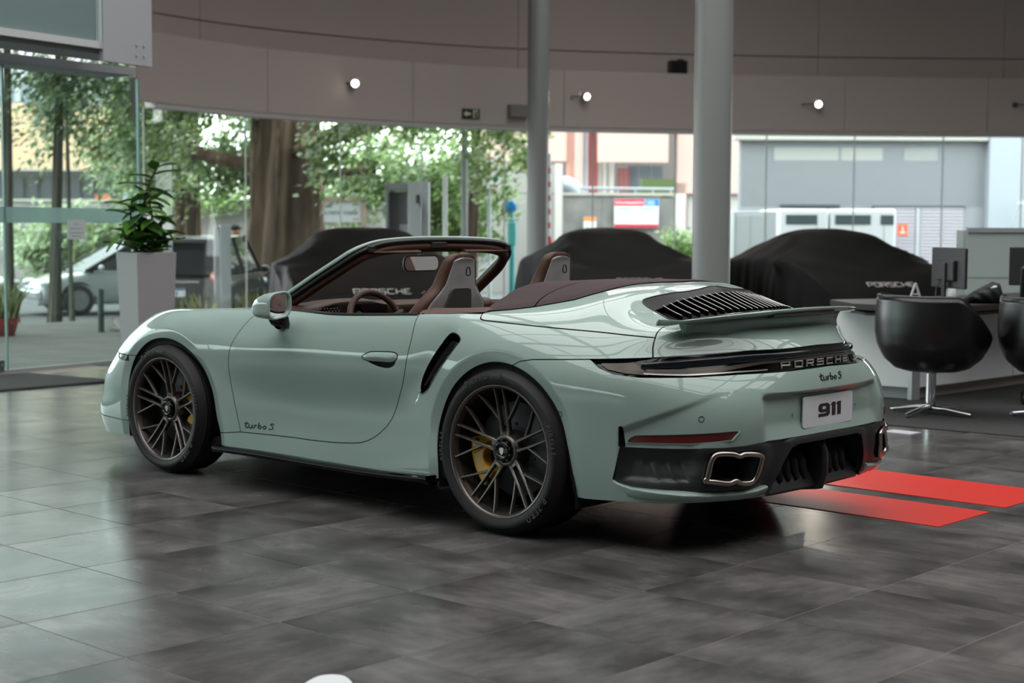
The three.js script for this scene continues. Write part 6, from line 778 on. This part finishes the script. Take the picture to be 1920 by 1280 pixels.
// grasses along the show windows, pot by the entrance
{ const blade = new THREE.BufferGeometry(); blade.setAttribute('position', new THREE.Float32BufferAttribute([-.012, 0, 0, .012, 0, 0, .014, .5, .05, -.006, .5, .05, .02, 1, .22], 3)); blade.setIndex([0, 1, 2, 0, 2, 3, 3, 2, 4]); blade.computeVertexNormals();
  const bed = (name, label, pts, n, hgt, cols) => { const im = new THREE.InstancedMesh(blade, new THREE.MeshPhysicalMaterial({ color: 0xffffff, roughness: .6, side: THREE.DoubleSide }), n), m = new THREE.Matrix4(), q = new THREE.Quaternion(), e = new THREE.Euler(), c = new THREE.Color(); for (let i = 0; i < n; i++) { const p = pts[(rnd() * pts.length) | 0], z = hgt * rr(.6, 1.3); e.set(rr(-.3, .5), rr(0, 6.28), rr(-.4, .4)); m.compose(vat(p[0] + rr(-.22, .22), p[1], p[2] + rr(-.22, .22)), q.setFromEuler(e), V(1.6, z, z)); im.setMatrixAt(i, m); im.setColorAt(i, c.set(cols[(rnd() * cols.length) | 0]).multiplyScalar(rr(.75, 1.2))); } im.name = name; scene.add(shade(im)); tag(im, label, 'grass', null, 'stuff'); };
  bed('ornamental_grass', 'yellow-green ornamental grass in the bed outside the show window', [[-5.6, -.1, 23.6], [-5.2, -.1, 24.2], [-4.9, -.1, 24.6], [-4.5, -.1, 25], [-4.1, -.1, 25.4], [-3.7, -.1, 25.8]], 150, .36, ['#7d8450', '#8f8a58', '#667545']);
  bed('pot_grass', 'long pale grass in the red pot by the entrance', [[-6.25, .12, 18.9]], 160, .5, ['#8f9a66', '#a7ad7c', '#74825a']);
  const p = thing('red_pot', 'low red plant pot on the pavement by the entrance', 'pot', at(-6.25, -.03, 18.9)); obj('pot', lathe([[0, 0], [.2, 0], [.26, .22], [.24, .22], [.22, .16], [0, .16]], 28), mat(0xa8484e, .6), p); obj('soil', cyl(.225, .225, .02, 0, .165, 0, 24), mat(0x3a2b20, 1), p);
}
// ---------- people in the street ----------
function figure(parent, name, bones, balls, m, size, cy, res = 56) {
  const mc = new MarchingCubes(res, m, false, false, 60000); mc.isolation = 0; const n = mc.size, F = mc.field; let k = 0;
  const sm = (a, b, r) => { const h = clamp(.5 + .5 * (b - a) / r); return lerp(b, a, h) - r * h * (1 - h); };
  for (let z = 0; z < n; z++) for (let y = 0; y < n; y++) for (let x = 0; x < n; x++) { const X = (x / (n / 2) - 1) * size, Y = (y / (n / 2) - 1) * size + cy, Z = (z / (n / 2) - 1) * size; let d = 9; for (const [a, b, r0, r1, fl = 1] of bones) { const ex = b[0] - a[0], ey = b[1] - a[1], ez = b[2] - a[2], t = clamp(((X - a[0]) * ex + (Y - a[1]) * ey + (Z - a[2]) * ez) / (ex * ex + ey * ey + ez * ez)), q = Math.hypot(X - a[0] - ex * t, Y - a[1] - ey * t, (Z - a[2] - ez * t) * fl) - lerp(r0, r1, t); d = sm(d, q, .035); } for (const [c, s] of balls) d = sm(d, (Math.hypot((X - c[0]) / s[0], (Y - c[1]) / s[1], (Z - c[2]) / s[2]) - 1) * Math.min(...s), .02); F[x + y * n + z * n * n] = -d; }
  mc.update(); const c = mc.count, p = mc.positionArray.slice(0, c * 3), q = mc.normalArray.slice(0, c * 3); for (let i = 0; i < p.length; i += 3) { p[i] *= size; p[i + 1] = p[i + 1] * size + cy; p[i + 2] *= size; }
  const g = new THREE.BufferGeometry(); g.setAttribute('position', new THREE.BufferAttribute(p, 3)); g.setAttribute('normal', new THREE.BufferAttribute(q, 3)); return obj(name, g, m, parent);
}
function person(label, pos, turn, H, shirt, legs, skin, hair, cap) {
  const p = thing('person', label, 'person', pos, turn), k = H / 1.75, S = l => l.map(([a, b, r0, r1, f]) => [a.map(v => v * k), b.map(v => v * k), r0 * k, r1 * k, f]);
  const arm = s => [[[s * .19, 1.42, 0], [s * .25, 1.14, -.01], .052, .042], [[s * .25, 1.14, -.01], [s * .22, .90, .1], .04, .03], [[s * .22, .90, .1], [s * .215, .83, .13], .034, .03]];
  const fing = s => [0, 1, 2, 3].map(i => [[s * .215, .83, .115 + i * .017], [s * .205, .775 + (i === 0 || i === 3 ? .012 : 0), .125 + i * .017], .0095, .008]).concat([[[s * .215, .85, .15], [s * .195, .81, .17], .0105, .009]]);
  const leg = s => [[[s * .09, .90, 0], [s * .1, .48, .01], .085, .06], [[s * .1, .48, .01], [s * .1, .09, -.02], .056, .04], [[s * .1, .05, -.03], [s * .11, .035, .13], .045, .035]];
  // one continuous body: skin
  figure(p, 'body', S([[[0, 1.40, -.01], [0, 1.56, .02], .06, .055], [[0, 1.05, 0], [0, 1.36, -.01], .13, .15, 1.5], [[0, .93, 0], [0, 1.05, 0], .13, .12, 1.4], ...arm(1), ...arm(-1), ...fing(1), ...fing(-1), ...leg(1), ...leg(-1)]), [[[0, 1.645 * k, .025 * k], [.075 * k, .115 * k, .092 * k]], [[0, 1.63 * k, .118 * k], [.012 * k, .022 * k, .018 * k]], [[.076 * k, 1.64 * k, .01 * k], [.01 * k, .028 * k, .018 * k]], [[-.076 * k, 1.64 * k, .01 * k], [.01 * k, .028 * k, .018 * k]]], mat(skin, .6), .95 * k, .88 * k, 84);
  figure(p, 'shirt', S([[[0, 1.05, 0], [0, 1.37, -.01], .15, .168, 1.45], [[0, .90, 0], [0, 1.05, 0], .155, .15, 1.35], [[.17, 1.42, 0], [.225, 1.22, 0], .072, .066], [[-.17, 1.42, 0], [-.225, 1.22, 0], .072, .066], [[0, 1.42, 0], [0, 1.455, 0], .09, .075]]), [], mat(shirt, .85), .7 * k, 1.15 * k, 52);
  figure(p, 'trousers', S([[[0, .86, 0], [0, .97, 0], .145, .14, 1.35], [[.09, .88, 0], [.1, .48, .01], .1, .08], [[-.09, .88, 0], [-.1, .48, .01], .1, .08], [[.1, .48, .01], [.1, .10, -.02], .078, .068], [[-.1, .48, .01], [-.1, .10, -.02], .078, .068]]), [], mat(legs, .85), .6 * k, .5 * k, 52);
  figure(p, cap ? 'cap' : 'hair', [], cap ? [[[0, 1.70 * k, .015 * k], [.086 * k, .075 * k, .105 * k]], [[0, 1.69 * k, .12 * k], [.06 * k, .012 * k, .06 * k]]] : [[[0, 1.685 * k, .0], [.08 * k, .092 * k, .092 * k]]], mat(hair, .8), .25 * k, 1.68 * k, 36);
  for (const s of [1, -1]) { obj('eye', ball(.009 * k, s * .03 * k, 1.655 * k, .108 * k, [1, 1, .6], 6), mat(0x2a211c, .3), p); obj('shoe', ball(.05 * k, s * .105 * k, .045 * k, .04 * k, [.9, .8, 2.4], 10), mat(0x1c1c1e, .6), p); } obj('mouth', box(.045 * k, .008 * k, .01 * k, 0, 1.585 * k, .105 * k, .002), mat(0x8a4f45, .6), p);
  return p;
}
person('man in a black shirt and dark cap walking behind the parked sedan', at(px(441, 33), ST, 33), HALL + 2.2, 1.86, 0x15171a, 0x2a2d33, 0xa97c63, 0x16191a, true);
{ const t = struct('terrace', blk(px(200, 50), px(470, 50), ST, .5, 47.6, 4), conc, 'raised garden terrace behind the low garden wall'); }
person('person in a pale pink shirt standing beyond the garden wall', at(px(335, 49), .5, 49), HALL + .6, 1.68, 0xc79a90, 0x8a8580, 0xc39a83, 0xb8aaa0, false);
// street side opposite the entrance windows
{ const b = thing('terrace_houses', 'row of plain grey houses facing the entrance windows', 'building', [0, 0, 0]); for (let k = 0; k < 6; k++) { const d0 = -18 + k * 8; obj('house_front', seg([-58, d0 * 2], [-58, d0 * 2 + 15], ST, 3.6 + (k % 3) * .8, 1, '', null, '', null), mat([0xd2cec8, 0xc9bfae, 0xc4c8cb][k % 3], .85), b); for (let j = 0; j < 3; j++) for (const y of [1.1]) obj('window', seg([-57.45, d0 * 2 + 2 + j * 4], [-57.45, d0 * 2 + 4.4 + j * 4], y, y + 1.2, .08, '', null, '', null), mat(0x4d5960, .2), b); } }
renderer.render(scene, camera);
